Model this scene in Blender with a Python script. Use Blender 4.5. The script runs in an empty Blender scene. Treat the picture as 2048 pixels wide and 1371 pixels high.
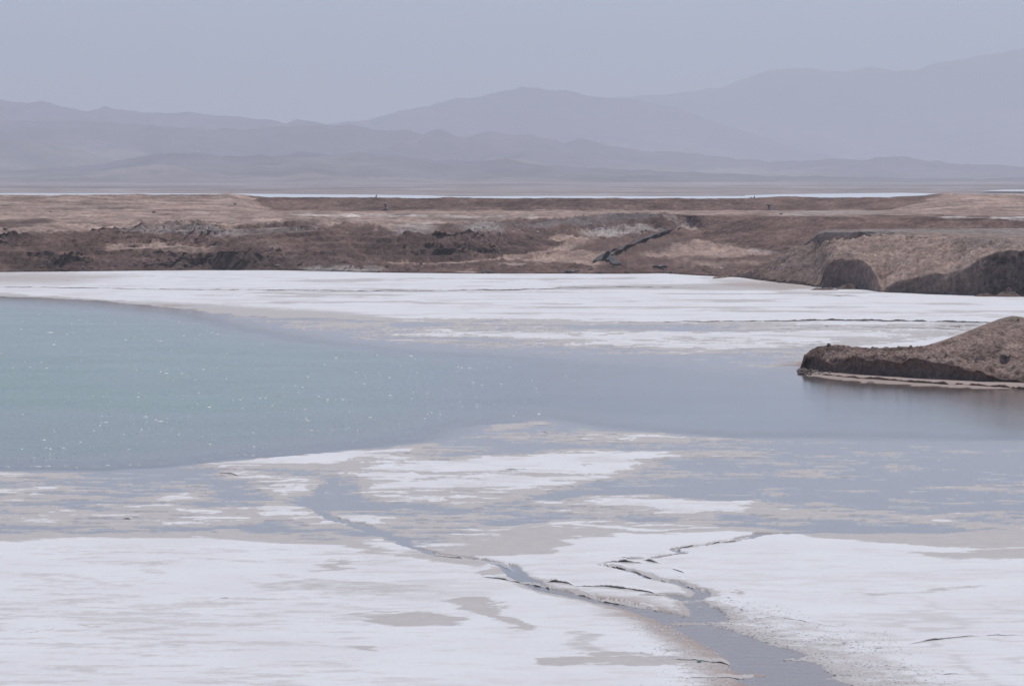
import bpy, bmesh, math, random
import numpy as np
from mathutils import Vector, Matrix

random.seed(7)
scene = bpy.context.scene
col = scene.collection

# ------------------------------------------------------------------ camera
CAM_H = 16.0                       # metres above the brine level (z = 0)
LENS = 120.0
W, H = 2048.0, 1371.0              # photograph grid used when measuring
F = LENS / 36.0 * W
HORIZON = 362.0
PITCH = math.atan((H / 2 - HORIZON) / F)
CT, ST = math.cos(PITCH), math.sin(PITCH)

cam_data = bpy.data.cameras.new("camera")
cam = bpy.data.objects.new("camera", cam_data)
col.objects.link(cam)
cam.location = (0, 0, CAM_H)
cam.rotation_euler = (math.pi / 2 - PITCH, 0, 0)
cam_data.lens = LENS
cam_data.sensor_width = 36.0
cam_data.clip_start = 0.5
cam_data.clip_end = 120000.0
scene.camera = cam

# ------------------------------------------------------------------ sky, sun, exposure
SUN_EL, SUN_AZ = math.radians(61), math.radians(18)     # azimuth from +Y towards +X
world = bpy.data.worlds.new("World")
scene.world = world
world.use_nodes = True
wn, wl = world.node_tree.nodes, world.node_tree.links
wn.clear()
w_out = wn.new("ShaderNodeOutputWorld")
w_bg = wn.new("ShaderNodeBackground")
w_sky = wn.new("ShaderNodeTexSky")
w_sky.sky_type = 'NISHITA'
w_sky.sun_disc = False
w_sky.sun_elevation = SUN_EL
w_sky.sun_rotation = SUN_AZ
w_sky.altitude = 2300
w_sky.air_density = 1.0
w_sky.dust_density = 1.2
w_sky.ozone_density = 3.0
w_bg.inputs["Strength"].default_value = 0.085
wl.new(w_sky.outputs[0], w_bg.inputs["Color"])
wl.new(w_bg.outputs[0], w_out.inputs["Surface"])

sun_data = bpy.data.lights.new("sun", 'SUN')
sun_data.energy = 2.6
sun_data.angle = math.radians(0.53)
sun_data.color = (1.0, 0.965, 0.93)
sun = bpy.data.objects.new("sun", sun_data)
col.objects.link(sun)
to_sun = Vector((math.sin(SUN_AZ) * math.cos(SUN_EL), math.cos(SUN_AZ) * math.cos(SUN_EL), math.sin(SUN_EL)))
sun.rotation_euler = (-to_sun).to_track_quat('-Z', 'Y').to_euler()
sun.location = (0, 0, 300)

scene.view_settings.view_transform = 'Standard'
scene.view_settings.look = 'None'
scene.view_settings.exposure = 0.17
scene.view_settings.gamma = 1.0
scene.view_settings.use_curve_mapping = False
scene.render.engine = 'CYCLES'
cy = scene.cycles
cy.use_denoising = True
cy.max_bounces = 6
cy.diffuse_bounces = 3
cy.glossy_bounces = 3
cy.transparent_max_bounces = 8
cy.volume_bounces = 2
cy.sample_clamp_indirect = 6.0

HAZE_DENSITY = 1.08e-4
HAZE_COLOR = (0.853, 0.885, 0.960)

# ------------------------------------------------------------------ measuring helpers
def ray(u, v):
    a = (np.asarray(u, float) - W / 2) / F
    b = (H / 2 - np.asarray(v, float)) / F
    yc = CT + b * ST
    return a / yc, (-ST + b * CT) / yc            # x and z gained per metre of forward distance

def on_level(u, v, z=0.0):
    """(x, y) of the spot at height z that the photograph shows at (u, v)"""
    s, t = ray(u, v)
    d = (z - CAM_H) / t
    return s * d, d

def project(x, y, z):
    dz = z - CAM_H
    dep = y * CT - dz * ST
    return W / 2 + F * x / dep, H / 2 - F * (y * ST + dz * CT) / dep

# ------------------------------------------------------------------ noise
def _hash(ix, iy, seed):
    h = (ix.astype(np.uint32) * np.uint32(374761393)) ^ (iy.astype(np.uint32) * np.uint32(668265263)) ^ np.uint32((seed * 2246822519) & 0xffffffff)
    h = (h ^ (h >> np.uint32(13))) * np.uint32(1274126177)
    h = (h ^ (h >> np.uint32(16))) * np.uint32(2654435769)
    return ((h ^ (h >> np.uint32(15))) & np.uint32(0xffffff)).astype(np.float64) / float(0xffffff)

def noise(x, y, seed=0):
    x = np.asarray(x, float); y = np.asarray(y, float)
    x, y = np.broadcast_arrays(x, y)
    xi = np.floor(x).astype(np.int64); yi = np.floor(y).astype(np.int64)
    fx = x - xi; fy = y - yi
    fx = fx * fx * fx * (fx * (fx * 6 - 15) + 10); fy = fy * fy * fy * (fy * (fy * 6 - 15) + 10)
    a = _hash(xi, yi, seed); b = _hash(xi + 1, yi, seed)
    c = _hash(xi, yi + 1, seed); d = _hash(xi + 1, yi + 1, seed)
    return (a + (b - a) * fx) * (1 - fy) + (c + (d - c) * fx) * fy

def fbm(x, y, octaves=4, seed=0, gain=0.5):
    """about -1 .. 1"""
    t = 0.0; amp = 1.0; tot = 0.0
    x = np.asarray(x, float); y = np.asarray(y, float)
    for o in range(octaves):
        t = t + amp * (noise(x, y, seed + o * 17) * 2 - 1)
        tot += amp; amp *= gain
        x, y = x * 1.97 + y * 0.31 + 13.7, y * 1.97 - x * 0.31 + 7.1
    return t / tot * 1.6

def ridged(x, y, octaves=4, seed=0):
    t = 0.0; amp = 1.0; tot = 0.0
    for o in range(octaves):
        t = t + amp * (1 - np.abs(noise(x, y, seed + o * 29) * 2 - 1))
        tot += amp; amp *= 0.5
        x, y = x * 2.03 + 5.2, y * 2.03 + 1.7
    return t / tot

def sstep(a, b, x):
    t = np.clip((x - a) / (b - a), 0, 1)
    return t * t * (3 - 2 * t)

def lerp(a, b, t):
    return a + (b - a) * t

# ------------------------------------------------------------------ traced outlines -> masks
VK = 6.0       # one pixel of depth counts for six across: ground is seen at a grazing angle

def poly_mask(u, v, pts, soft=12.0, pad=None):
    """1 inside the outline, 0 outside, soft edge"""
    P = np.array(pts, float); px, py = P[:, 0], P[:, 1] * VK
    out = np.zeros(u.shape)
    m = (u > px.min() - soft) & (u < px.max() + soft) & (v * VK > py.min() - soft) & (v * VK < py.max() + soft)
    if not m.any():
        return out
    x = u[m]; y = v[m] * VK
    d2 = np.full(x.shape, 1e18); ins = np.zeros(x.shape, bool)
    n = len(px)
    for i in range(n):
        ax, ay, bx, by = px[i], py[i], px[(i + 1) % n], py[(i + 1) % n]
        ex, ey = bx - ax, by - ay
        L = ex * ex + ey * ey + 1e-9
        t = np.clip(((x - ax) * ex + (y - ay) * ey) / L, 0, 1)
        d2 = np.minimum(d2, (x - ax - t * ex) ** 2 + (y - ay - t * ey) ** 2)
        if ay != by:
            c = ((ay > y) != (by > y)) & (x < (bx - ax) * (y - ay) / (by - ay) + ax)
            ins ^= c
    sd = np.where(ins, np.sqrt(d2), -np.sqrt(d2))
    out[m] = sstep(-soft, soft, sd)
    return out

def line_field(u, v, pts, vk=VK):
    """distance (in across-pixels) from a traced line, signed side (+ = nearer to the camera), half width along it"""
    P = np.array(pts, float)
    best = np.full(u.shape, 1e9); side = np.zeros(u.shape); wid = np.zeros(u.shape)
    pad = 260
    m = (u > P[:, 0].min() - pad) & (u < P[:, 0].max() + pad) & (v > P[:, 1].min() - pad / vk) & (v < P[:, 1].max() + pad / vk)
    if not m.any():
        return best, side, wid
    x = u[m]; y = v[m] * vk
    b = np.full(x.shape, 1e9); s = np.zeros(x.shape); ww = np.zeros(x.shape)
    for i in range(len(P) - 1):
        ax, ay, bx, by = P[i, 0], P[i, 1] * vk, P[i + 1, 0], P[i + 1, 1] * vk
        ex, ey = bx - ax, by - ay
        t = np.clip(((x - ax) * ex + (y - ay) * ey) / (ex * ex + ey * ey + 1e-9), 0, 1)
        d = np.hypot(x - ax - t * ex, y - ay - t * ey)
        k = d < b
        b = np.where(k, d, b)
        s = np.where(k, np.sign(y - ay - t * ey), s)
        if P.shape[1] > 2:
            ww = np.where(k, P[i, 2] + t * (P[i + 1, 2] - P[i, 2]), ww)
    best[m] = b; side[m] = s; wid[m] = ww
    return best, side, wid

# ------------------------------------------------------------------ object helpers
def tag(o, label=None, category=None, group=None, kind=None):
    if label: o["label"] = label
    if category: o["category"] = category
    if group: o["group"] = group
    if kind: o["kind"] = kind
    return o

def link(name, me, parent=None):
    o = bpy.data.objects.new(name, me)
    col.objects.link(o)
    if parent: o.parent = parent
    return o

def empty(name, loc, rz=0.0):
    o = bpy.data.objects.new(name, None)
    col.objects.link(o)
    o.location = loc; o.rotation_euler = (0, 0, rz)
    o.empty_display_size = 0.3
    return o

def grid_object(name, X, Y, Z, mat, floats=None, colors=None, smooth=True):
    R, C = X.shape
    me = bpy.data.meshes.new(name)
    co = np.stack([X, Y, Z], -1).reshape(-1, 3).astype(np.float32)
    idx = np.arange(R * C).reshape(R, C)
    q = np.stack([idx[:-1, :-1], idx[:-1, 1:], idx[1:, 1:], idx[1:, :-1]], -1).reshape(-1, 4)
    n = len(q)
    me.vertices.add(R * C); me.vertices.foreach_set("co", co.ravel())
    me.loops.add(n * 4); me.loops.foreach_set("vertex_index", q.ravel().astype(np.int32))
    me.polygons.add(n)
    me.polygons.foreach_set("loop_start", np.arange(0, n * 4, 4, dtype=np.int32))
    me.polygons.foreach_set("loop_total", np.full(n, 4, dtype=np.int32))
    me.polygons.foreach_set("use_smooth", np.full(n, smooth))
    me.update(); me.validate()
    for k, a in (floats or {}).items():
        at = me.attributes.new(k, 'FLOAT', 'POINT')
        at.data.foreach_set("value", np.asarray(a, np.float32).ravel())
    for k, a in (colors or {}).items():
        at = me.attributes.new(k, 'FLOAT_COLOR', 'POINT')
        rgba = np.concatenate([a.reshape(-1, 3), np.ones((R * C, 1))], 1).astype(np.float32)
        at.data.foreach_set("color", rgba.ravel())
    me.materials.append(mat)
    return link(name, me)

def bm_object(name, bm, mat, parent=None, smooth=False):
    me = bpy.data.meshes.new(name)
    bm.normal_update(); bm.to_mesh(me); bm.free()
    if smooth:
        for p in me.polygons: p.use_smooth = True
    me.materials.append(mat)
    return link(name, me, parent)

# ------------------------------------------------------------------ materials
def new_mat(name):
    m = bpy.data.materials.new(name)
    m.use_nodes = True
    n, l = m.node_tree.nodes, m.node_tree.links
    n.clear()
    return m, n, l, n.new("ShaderNodeOutputMaterial")

def N(n, t, **kw):
    d = n.new(t)
    for k, v in kw.items():
        if k in d.inputs: d.inputs[k].default_value = v
        else: setattr(d, k, v)
    return d

def ramp(n, a, b, ca=(0, 0, 0, 1), cb=(1, 1, 1, 1)):
    r = n.new("ShaderNodeValToRGB")
    r.color_ramp.elements[0].position = a; r.color_ramp.elements[0].color = ca
    r.color_ramp.elements[1].position = b; r.color_ramp.elements[1].color = cb
    return r

def mixc(n, l, fac, a, b, blend='MIX'):
    m = n.new("ShaderNodeMix"); m.data_type = 'RGBA'; m.blend_type = blend
    for s, v in ((0, fac), (6, a), (7, b)):
        if hasattr(v, "is_linked") or hasattr(v, "links"): l.new(v, m.inputs[s])
        elif isinstance(v, (int, float)): m.inputs[s].default_value = v
        else: m.inputs[s].default_value = (*v, 1)
    return m.outputs[2]

def math_n(n, l, op, a, b=0.0):
    m = n.new("ShaderNodeMath"); m.operation = op
    for i, v in enumerate((a, b)):
        if hasattr(v, "links"): l.new(v, m.inputs[i])
        else: m.inputs[i].default_value = v
    return m.outputs[0]

def salt_material():
    m, n, l, out = new_mat("salt_crust")
    pos = n.new("ShaderNodeNewGeometry")
    damp = N(n, "ShaderNodeAttribute", attribute_name="damp")
    rust = N(n, "ShaderNodeAttribute", attribute_name="rust")
    n1 = N(n, "ShaderNodeTexNoise", Scale=1.1, Detail=8.0, Roughness=0.62)
    n2 = N(n, "ShaderNodeTexNoise", Scale=0.16, Detail=6.0, Roughness=0.6)
    n3 = N(n, "ShaderNodeTexNoise", Scale=9.0, Detail=5.0, Roughness=0.65)
    for t in (n1, n2, n3): l.new(pos.outputs["Position"], t.inputs["Vector"])
    j = math_n(n, l, 'MULTIPLY', math_n(n, l, 'SUBTRACT', n1.outputs[0], 0.5), 0.75)
    k = math_n(n, l, 'ADD', damp.outputs["Fac"], j)
    r = ramp(n, 0.36, 0.64); l.new(k, r.inputs[0])
    # faint stains of the dry crust
    st = ramp(n, 0.42, 0.72); l.new(n2.outputs[0], st.inputs[0])
    stain = N(n, "ShaderNodeAttribute", attribute_name="stain")
    st2 = ramp(n, 0.50, 0.75); l.new(n3.outputs[0], st2.inputs[0])
    white = mixc(n, l, math_n(n, l, 'MULTIPLY', st.outputs[0], 0.45), (0.80, 0.785, 0.775), (0.66, 0.62, 0.615))
    white = mixc(n, l, math_n(n, l, 'MULTIPLY', st2.outputs[0], 0.55), white, (0.66, 0.63, 0.62))
    sf = math_n(n, l, 'MULTIPLY', stain.outputs["Fac"], math_n(n, l, 'ADD', math_n(n, l, 'MULTIPLY', n1.outputs[0], 1.1), 0.2))
    white = mixc(n, l, sf, white, (0.56, 0.505, 0.48))
    beige = mixc(n, l, n1.outputs[0], (0.44, 0.40, 0.375), (0.62, 0.57, 0.54))
    c = mixc(n, l, r.outputs[0], white, beige)
    c = mixc(n, l, rust.outputs["Fac"], c, (0.34, 0.235, 0.185))
    soak = N(n, "ShaderNodeAttribute", attribute_name="soaked")
    c = mixc(n, l, soak.outputs["Fac"], c, mixc(n, l, 1.0, c, (0.46, 0.44, 0.45), 'MULTIPLY'))
    b = N(n, "ShaderNodeBsdfPrincipled", Roughness=0.75)
    l.new(c, b.inputs["Base Color"])
    b.inputs["Specular IOR Level"].default_value = 0.25
    bp = N(n, "ShaderNodeBump", Strength=0.6, Distance=0.05)
    hs = math_n(n, l, 'ADD', math_n(n, l, 'MULTIPLY', n3.outputs[0], 0.5), n1.outputs[0])
    l.new(hs, bp.inputs["Height"]); l.new(bp.outputs[0], b.inputs["Normal"])
    l.new(b.outputs[0], out.inputs["Surface"])
    return m

def earth_material(name, scale=1.0, bump=0.6, dist=0.25):
    m, n, l, out = new_mat(name)
    pos = n.new("ShaderNodeNewGeometry")
    tint = N(n, "ShaderNodeAttribute", attribute_name="tint")
    n1 = N(n, "ShaderNodeTexNoise", Scale=0.9 * scale, Detail=9.0, Roughness=0.68)
    n2 = N(n, "ShaderNodeTexNoise", Scale=0.13 * scale, Detail=6.0, Roughness=0.6)
    vo = N(n, "ShaderNodeTexVoronoi", Scale=2.2 * scale)
    for t in (n1, n2, vo): l.new(pos.outputs["Position"], t.inputs["Vector"])
    r1 = ramp(n, 0.30, 0.72, (0.46, 0.44, 0.42, 1), (1.52, 1.52, 1.52, 1)); l.new(n1.outputs[0], r1.inputs[0])
    r2 = ramp(n, 0.32, 0.70, (0.84, 0.80, 0.78, 1), (1.14, 1.16, 1.18, 1)); l.new(n2.outputs[0], r2.inputs[0])
    c = mixc(n, l, 1.0, tint.outputs["Color"], r1.outputs[0], 'MULTIPLY')
    c = mixc(n, l, 1.0, c, r2.outputs[0], 'MULTIPLY')
    b = N(n, "ShaderNodeBsdfPrincipled", Roughness=0.95)
    b.inputs["Specular IOR Level"].default_value = 0.1
    l.new(c, b.inputs["Base Color"])
    bp = N(n, "ShaderNodeBump", Strength=bump, Distance=dist)
    hs = math_n(n, l, 'SUBTRACT', n1.outputs[0], math_n(n, l, 'MULTIPLY', vo.outputs["Distance"], 0.35))
    l.new(hs, bp.inputs["Height"]); l.new(bp.outputs[0], b.inputs["Normal"])
    l.new(b.outputs[0], out.inputs["Surface"])
    return m

def water_material():
    m, n, l, out = new_mat("brine")
    pos = n.new("ShaderNodeNewGeometry")
    deep = N(n, "ShaderNodeAttribute", attribute_name="deep")
    chop = N(n, "ShaderNodeAttribute", attribute_name="chop")
    tint = N(n, "ShaderNodeAttribute", attribute_name="tint")
    mp = N(n, "ShaderNodeMapping"); mp.inputs["Scale"].default_value = (0.55, 1.0, 1.0)
    l.new(pos.outputs["Position"], mp.inputs["Vector"])
    n1 = N(n, "ShaderNodeTexNoise", Scale=1.9, Detail=5.0, Roughness=0.6)
    n2 = N(n, "ShaderNodeTexNoise", Scale=0.10, Detail=4.0, Roughness=0.55)
    l.new(mp.outputs[0], n1.inputs["Vector"]); l.new(mp.outputs[0], n2.inputs["Vector"])
    bp = N(n, "ShaderNodeBump", Distance=0.12)
    l.new(n1.outputs[0], bp.inputs["Height"])
    amt = math_n(n, l, 'MULTIPLY', chop.outputs["Fac"], math_n(n, l, 'ADD', n2.outputs[0], 0.35))
    l.new(math_n(n, l, 'MULTIPLY', amt, chop.outputs["Fac"]), bp.inputs["Strength"])
    fr = N(n, "ShaderNodeFresnel", IOR=1.36); l.new(bp.outputs[0], fr.inputs["Normal"])
    gl = n.new("ShaderNodeBsdfGlossy"); l.new(bp.outputs[0], gl.inputs["Normal"])
    l.new(mixc(n, l, chop.outputs["Fac"], (1, 1, 1), (0.86, 0.86, 0.80)), gl.inputs["Color"])  # reflection colour dimmed with chop, standing in for shadowing between unresolved waves
    l.new(math_n(n, l, 'ADD', math_n(n, l, 'MULTIPLY', chop.outputs["Fac"], 0.20), 0.05), gl.inputs["Roughness"])
    df = n.new("ShaderNodeBsdfDiffuse")
    cv = mixc(n, l, n2.outputs[0], tint.outputs["Color"], (0.16, 0.24, 0.26))
    l.new(mixc(n, l, 0.25, tint.outputs["Color"], cv), df.inputs["Color"])
    tr = n.new("ShaderNodeBsdfTransparent")
    under = n.new("ShaderNodeMixShader")
    l.new(deep.outputs["Fac"], under.inputs[0]); l.new(tr.outputs[0], under.inputs[1]); l.new(df.outputs[0], under.inputs[2])
    top = n.new("ShaderNodeMixShader")
    l.new(fr.outputs[0], top.inputs[0]); l.new(under.outputs[0], top.inputs[1]); l.new(gl.outputs[0], top.inputs[2])
    l.new(top.outputs[0], out.inputs["Surface"])
    return m

def plain_material(name, color, rough=0.6, metal=0.0, var=0.25, scale=6.0, bump=0.1):
    m, n, l, out = new_mat(name)
    tc = n.new("ShaderNodeNewGeometry")
    nz = N(n, "ShaderNodeTexNoise", Scale=scale, Detail=6.0, Roughness=0.6)
    l.new(tc.outputs["Position"], nz.inputs["Vector"])
    lo = tuple(c * (1 - var) for c in color); hi = tuple(min(1, c * (1 + var)) for c in color)
    b = N(n, "ShaderNodeBsdfPrincipled", Roughness=rough, Metallic=metal)
    l.new(mixc(n, l, nz.outputs[0], lo, hi), b.inputs["Base Color"])
    bp = N(n, "ShaderNodeBump", Strength=bump, Distance=0.02)
    l.new(nz.outputs[0], bp.inputs["Height"]); l.new(bp.outputs[0], b.inputs["Normal"])
    l.new(b.outputs[0], out.inputs["Surface"])
    return m

M_SALT = salt_material()
M_WATER = water_material()
M_EARTH = earth_material("bank_earth", 1.0, 0.95, 0.4)
M_CLIFF = earth_material("cliff_earth", 1.3, 0.9, 0.3)
M_MOUND = earth_material("mound_earth", 2.4, 0.9, 0.25)
M_PLAIN = earth_material("plain_earth", 0.05, 0.2, 2.0)
M_ROCKY = earth_material("mountain_rock", 0.006, 0.6, 30.0)
M_PONDSALT = plain_material("pond_salt", (0.60, 0.63, 0.66), 0.5, 0, 0.08, 0.02)
M_LINER = plain_material("liner_plastic", (0.05, 0.046, 0.05), 0.85, 0, 0.3, 1.5, 0.5)
M_BLACK = plain_material("black_plastic", (0.03, 0.032, 0.038), 0.35)
M_STEEL = plain_material("painted_steel", (0.60, 0.60, 0.62), 0.4, 0.0, 0.1)
M_DARK = plain_material("dark_metal", (0.06, 0.055, 0.07), 0.5, 0.2)
M_CONC = plain_material("concrete", (0.45, 0.43, 0.42), 0.85)
M_GREEN = plain_material("green_plastic", (0.05, 0.28, 0.16), 0.35)
M_CLOD = plain_material("earth_clod", (0.20, 0.15, 0.13), 0.95, 0, 0.4, 5.0, 0.6)
M_NODULE = plain_material("salt_nodule", (0.74, 0.69, 0.66), 0.8, 0, 0.35, 3.0, 0.3)
M_FOAM = plain_material("foam", (0.85, 0.86, 0.82), 0.6, 0, 0.05, 8.0)
M_SALTBLOCK = plain_material("salt_block", (0.55, 0.52, 0.50), 0.85, 0, 0.2, 3.0, 0.4)

# column directions (x per metre of distance): fine in view, coarse far outside
def columns(step, lo=-40, hi=2090, outer=0.62):
    fine = np.arange(lo, hi + step, step)
    s = (fine - W / 2) / F
    g = np.geomspace(0.004, outer - 0.16, 36)
    return np.concatenate([(s[0] - g)[::-1], s, s[-1] + g])

# ================================================================== SALT FLAT
LAGOON = [(-2500, 585), (0, 597), (180, 606), (350, 622), (450, 642), (560, 664), (700, 684), (900, 700), (1100, 712), (1300, 722),
          (1450, 738), (1560, 748), (1607, 760), (1714, 770), (1875, 779), (2048, 783), (2600, 795), (4200, 820), (4200, 905), (2300, 900), (1750, 885), (1500, 872),
          (1200, 850), (1080, 832), (960, 846), (880, 876), (780, 890), (600, 905), (470, 913), (350, 926), (200, 935), (0, 934), (-2500, 930)]
SHALLOW = [
    ([(-2500, 915), (300, 915), (520, 925), (660, 930), (840, 885), (1080, 838), (1500, 860), (2300, 880), (4200, 900), (4200, 1085), (2050, 1066), (1900, 1063),
      (1700, 1062), (1560, 1056), (1300, 1046), (1100, 1052), (960, 1078), (860, 1096), (760, 1085), (600, 1078), (350, 1078), (150, 1070), (-2500, 1060)], 60),
    ([(380, 618), (520, 628), (760, 640), (1000, 640), (1500, 648), (1950, 650), (2000, 662), (1700, 690), (1640, 745), (1560, 752), (1300, 728), (1000, 708), (700, 690), (500, 660)], 70),
]
WHITES = [   # dry crust rising out of the shallows
    [(648, 957), (690, 940), (740, 929), (860, 925), (1000, 906), (1200, 899), (1328, 906), (1262, 926), (1205, 950), (1190, 972), (1080, 1000), (920, 1012), (800, 1002), (720, 986), (700, 966)],
    [(400, 924), (480, 911), (620, 905), (770, 894), (900, 880), (860, 893), (690, 906), (560, 925), (470, 936)],
    [(480, 938), (545, 946), (630, 968), (620, 982), (540, 988), (495, 972)],
    [(285, 995), (330, 981), (372, 975), (368, 990), (330, 998)],
    [(195, 1011), (330, 1006), (520, 1010), (560, 1018), (420, 1018), (260, 1015)],
    [(560, 995), (620, 1010), (640, 1032), (575, 1028), (545, 1010)],
    [(690, 1035), (760, 1030), (770, 1044), (700, 1046)],
    [(1160, 998), (1330, 990), (1530, 1002), (1480, 1022), (1340, 1026), (1240, 1012)],
    [(760, 1090), (800, 1086), (850, 1098), (800, 1103)],
    [(860, 668), (1100, 664), (1600, 660), (1920, 662), (1700, 684), (1640, 692), (1420, 704), (1200, 690), (1000, 676)],
    [(820, 642), (1000, 650), (1120, 655), (900, 652)],
]
BEIGES = [   # damp crust patches on the dry white
    ([(690, 1236), (760, 1232), (830, 1228), (885, 1234), (886, 1250), (800, 1253), (740, 1252)], 30, 0.8),
    ([(905, 1205), (960, 1206), (1000, 1220), (1005, 1238), (1040, 1258), (1000, 1258), (940, 1238)], 25, 0.85),
    ([(1050, 1318), (1200, 1308), (1400, 1318), (1450, 1330), (1300, 1333), (1120, 1334), (1060, 1330)], 25, 0.75),
    ([(1080, 1255), (1150, 1250), (1190, 1270), (1200, 1310), (1110, 1312)], 40, 0.55),
    ([(610, 1140), (700, 1118), (720, 1124), (660, 1142)], 25, 0.85),
    ([(500, 1165), (640, 1150), (860, 1170), (890, 1205), (700, 1200), (560, 1190)], 70, 0.52),
    ([(620, 1300), (700, 1298), (740, 1312), (690, 1310)], 25, 0.7),
    ([(130, 1245), (180, 1240), (185, 1252), (140, 1252)], 15, 0.55),
    ([(25, 1262), (70, 1256), (40, 1266)], 8, 0.7),
    ([(0, 1130), (300, 1150), (480, 1165), (300, 1190), (0, 1190)], 120, 0.42),
    ([(200, 1280), (450, 1275), (460, 1310), (250, 1318)], 80, 0.40),
    ([(930, 1150), (970, 1128), (1010, 1134), (990, 1146)], 15, 0.9),
    ([(1460, 1187), (1500, 1195), (1480, 1202)], 8, 0.9),
    ([(1640, 1190), (1830, 1185), (2010, 1172), (1980, 1182), (1800, 1196)], 30, 0.62),
    ([(1800, 1100), (2100, 1098), (2200, 1130), (1950, 1120)], 40, 0.7),
    ([(100, 604), (300, 600), (520, 612), (760, 628), (900, 650), (700, 668), (500, 640), (300, 620)], 60, 0.72),
    ([(1080, 572), (1330, 568), (1560, 565), (1640, 576), (1560, 583), (1330, 582), (1100, 580)], 25, 0.75),
    ([(1100, 1108), (960, 1110), (860, 1096), (1050, 1060), (1560, 1056), (1900, 1062), (2400, 1070), (2400, 1098), (1960, 1096), (1750, 1078), (1600, 1070), (1400, 1066), (1250, 1064), (1140, 1082)], 30, 1.0),
    ([(-2500, 1050), (200, 1060), (600, 1070), (800, 1085), (950, 1105), (940, 1132), (800, 1116), (700, 1100), (600, 1088), (200, 1084), (-2500, 1078)], 30, 0.85),
    ([(1580, 745), (1640, 740), (1720, 755), (1880, 766), (2300, 772), (2300, 800), (2048, 786), (1875, 780), (1714, 770), (1600, 762)], 20, 1.0),
]
RUSTS = [
    ([(-2500, 545), (0, 545), (120, 546), (230, 556), (150, 566), (0, 569), (-2500, 572)], 70, 0.55),
    ([(1540, 742), (1600, 725), (1720, 735), (1880, 745), (2400, 745), (2400, 812), (2048, 793), (1875, 783), (1714, 773), (1590, 760)], 40, 0.85),
    ([(1420, 556), (1520, 560), (1640, 572), (1660, 580), (1560, 582), (1440, 570)], 25, 0.45),
    ([(370, 630), (460, 632), (440, 637), (380, 634)], 10, 0.7),
    ([(300, 609), (375, 612), (330, 613)], 8, 0.7),
    ([(1440, 1290), (1520, 1320), (1560, 1371), (1620, 1420), (1560, 1420), (1470, 1350)], 60, 0.30),
    ([(1150, 1195), (1300, 1215), (1440, 1255), (1560, 1310), (1680, 1371), (1760, 1420), (1480, 1420), (1440, 1330), (1300, 1250), (1170, 1215)], 70, 0.75),
]
CHANNELS = [ # (u, v, half width across), bed level, far-bank rise
    ([(655, 958, 12), (612, 1000, 12), (645, 1022, 14), (720, 1050, 18), (800, 1078, 14), (832, 1096, 14), (872, 1110, 14), (960, 1120, 16), (1008, 1130, 20), (1040, 1156, 22), (1092, 1180, 24),
      (1180, 1200, 20), (1280, 1220, 26), (1350, 1238, 42), (1430, 1268, 62), (1530, 1310, 85), (1590, 1371, 120), (1660, 1440, 140)], -0.05),
    ([(1760, 1060, 24), (1600, 1064, 22), (1520, 1070, 16), (1470, 1081, 12), (1400, 1092, 9), (1353, 1099, 9), (1371, 1108, 12), (1305, 1117, 8), (1243, 1119, 6)], -0.04),
    ([(1196, 1130, 6), (1240, 1136, 10), (1276, 1144, 14), (1301, 1155, 14), (1362, 1169, 12), (1393, 1181, 16), (1404, 1188, 16), (1384, 1206, 22), (1412, 1220, 32), (1420, 1240, 40)], -0.05),
    ([(1280, 1192, 4), (1340, 1192, 14), (1390, 1204, 24)], -0.03),
]
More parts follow.
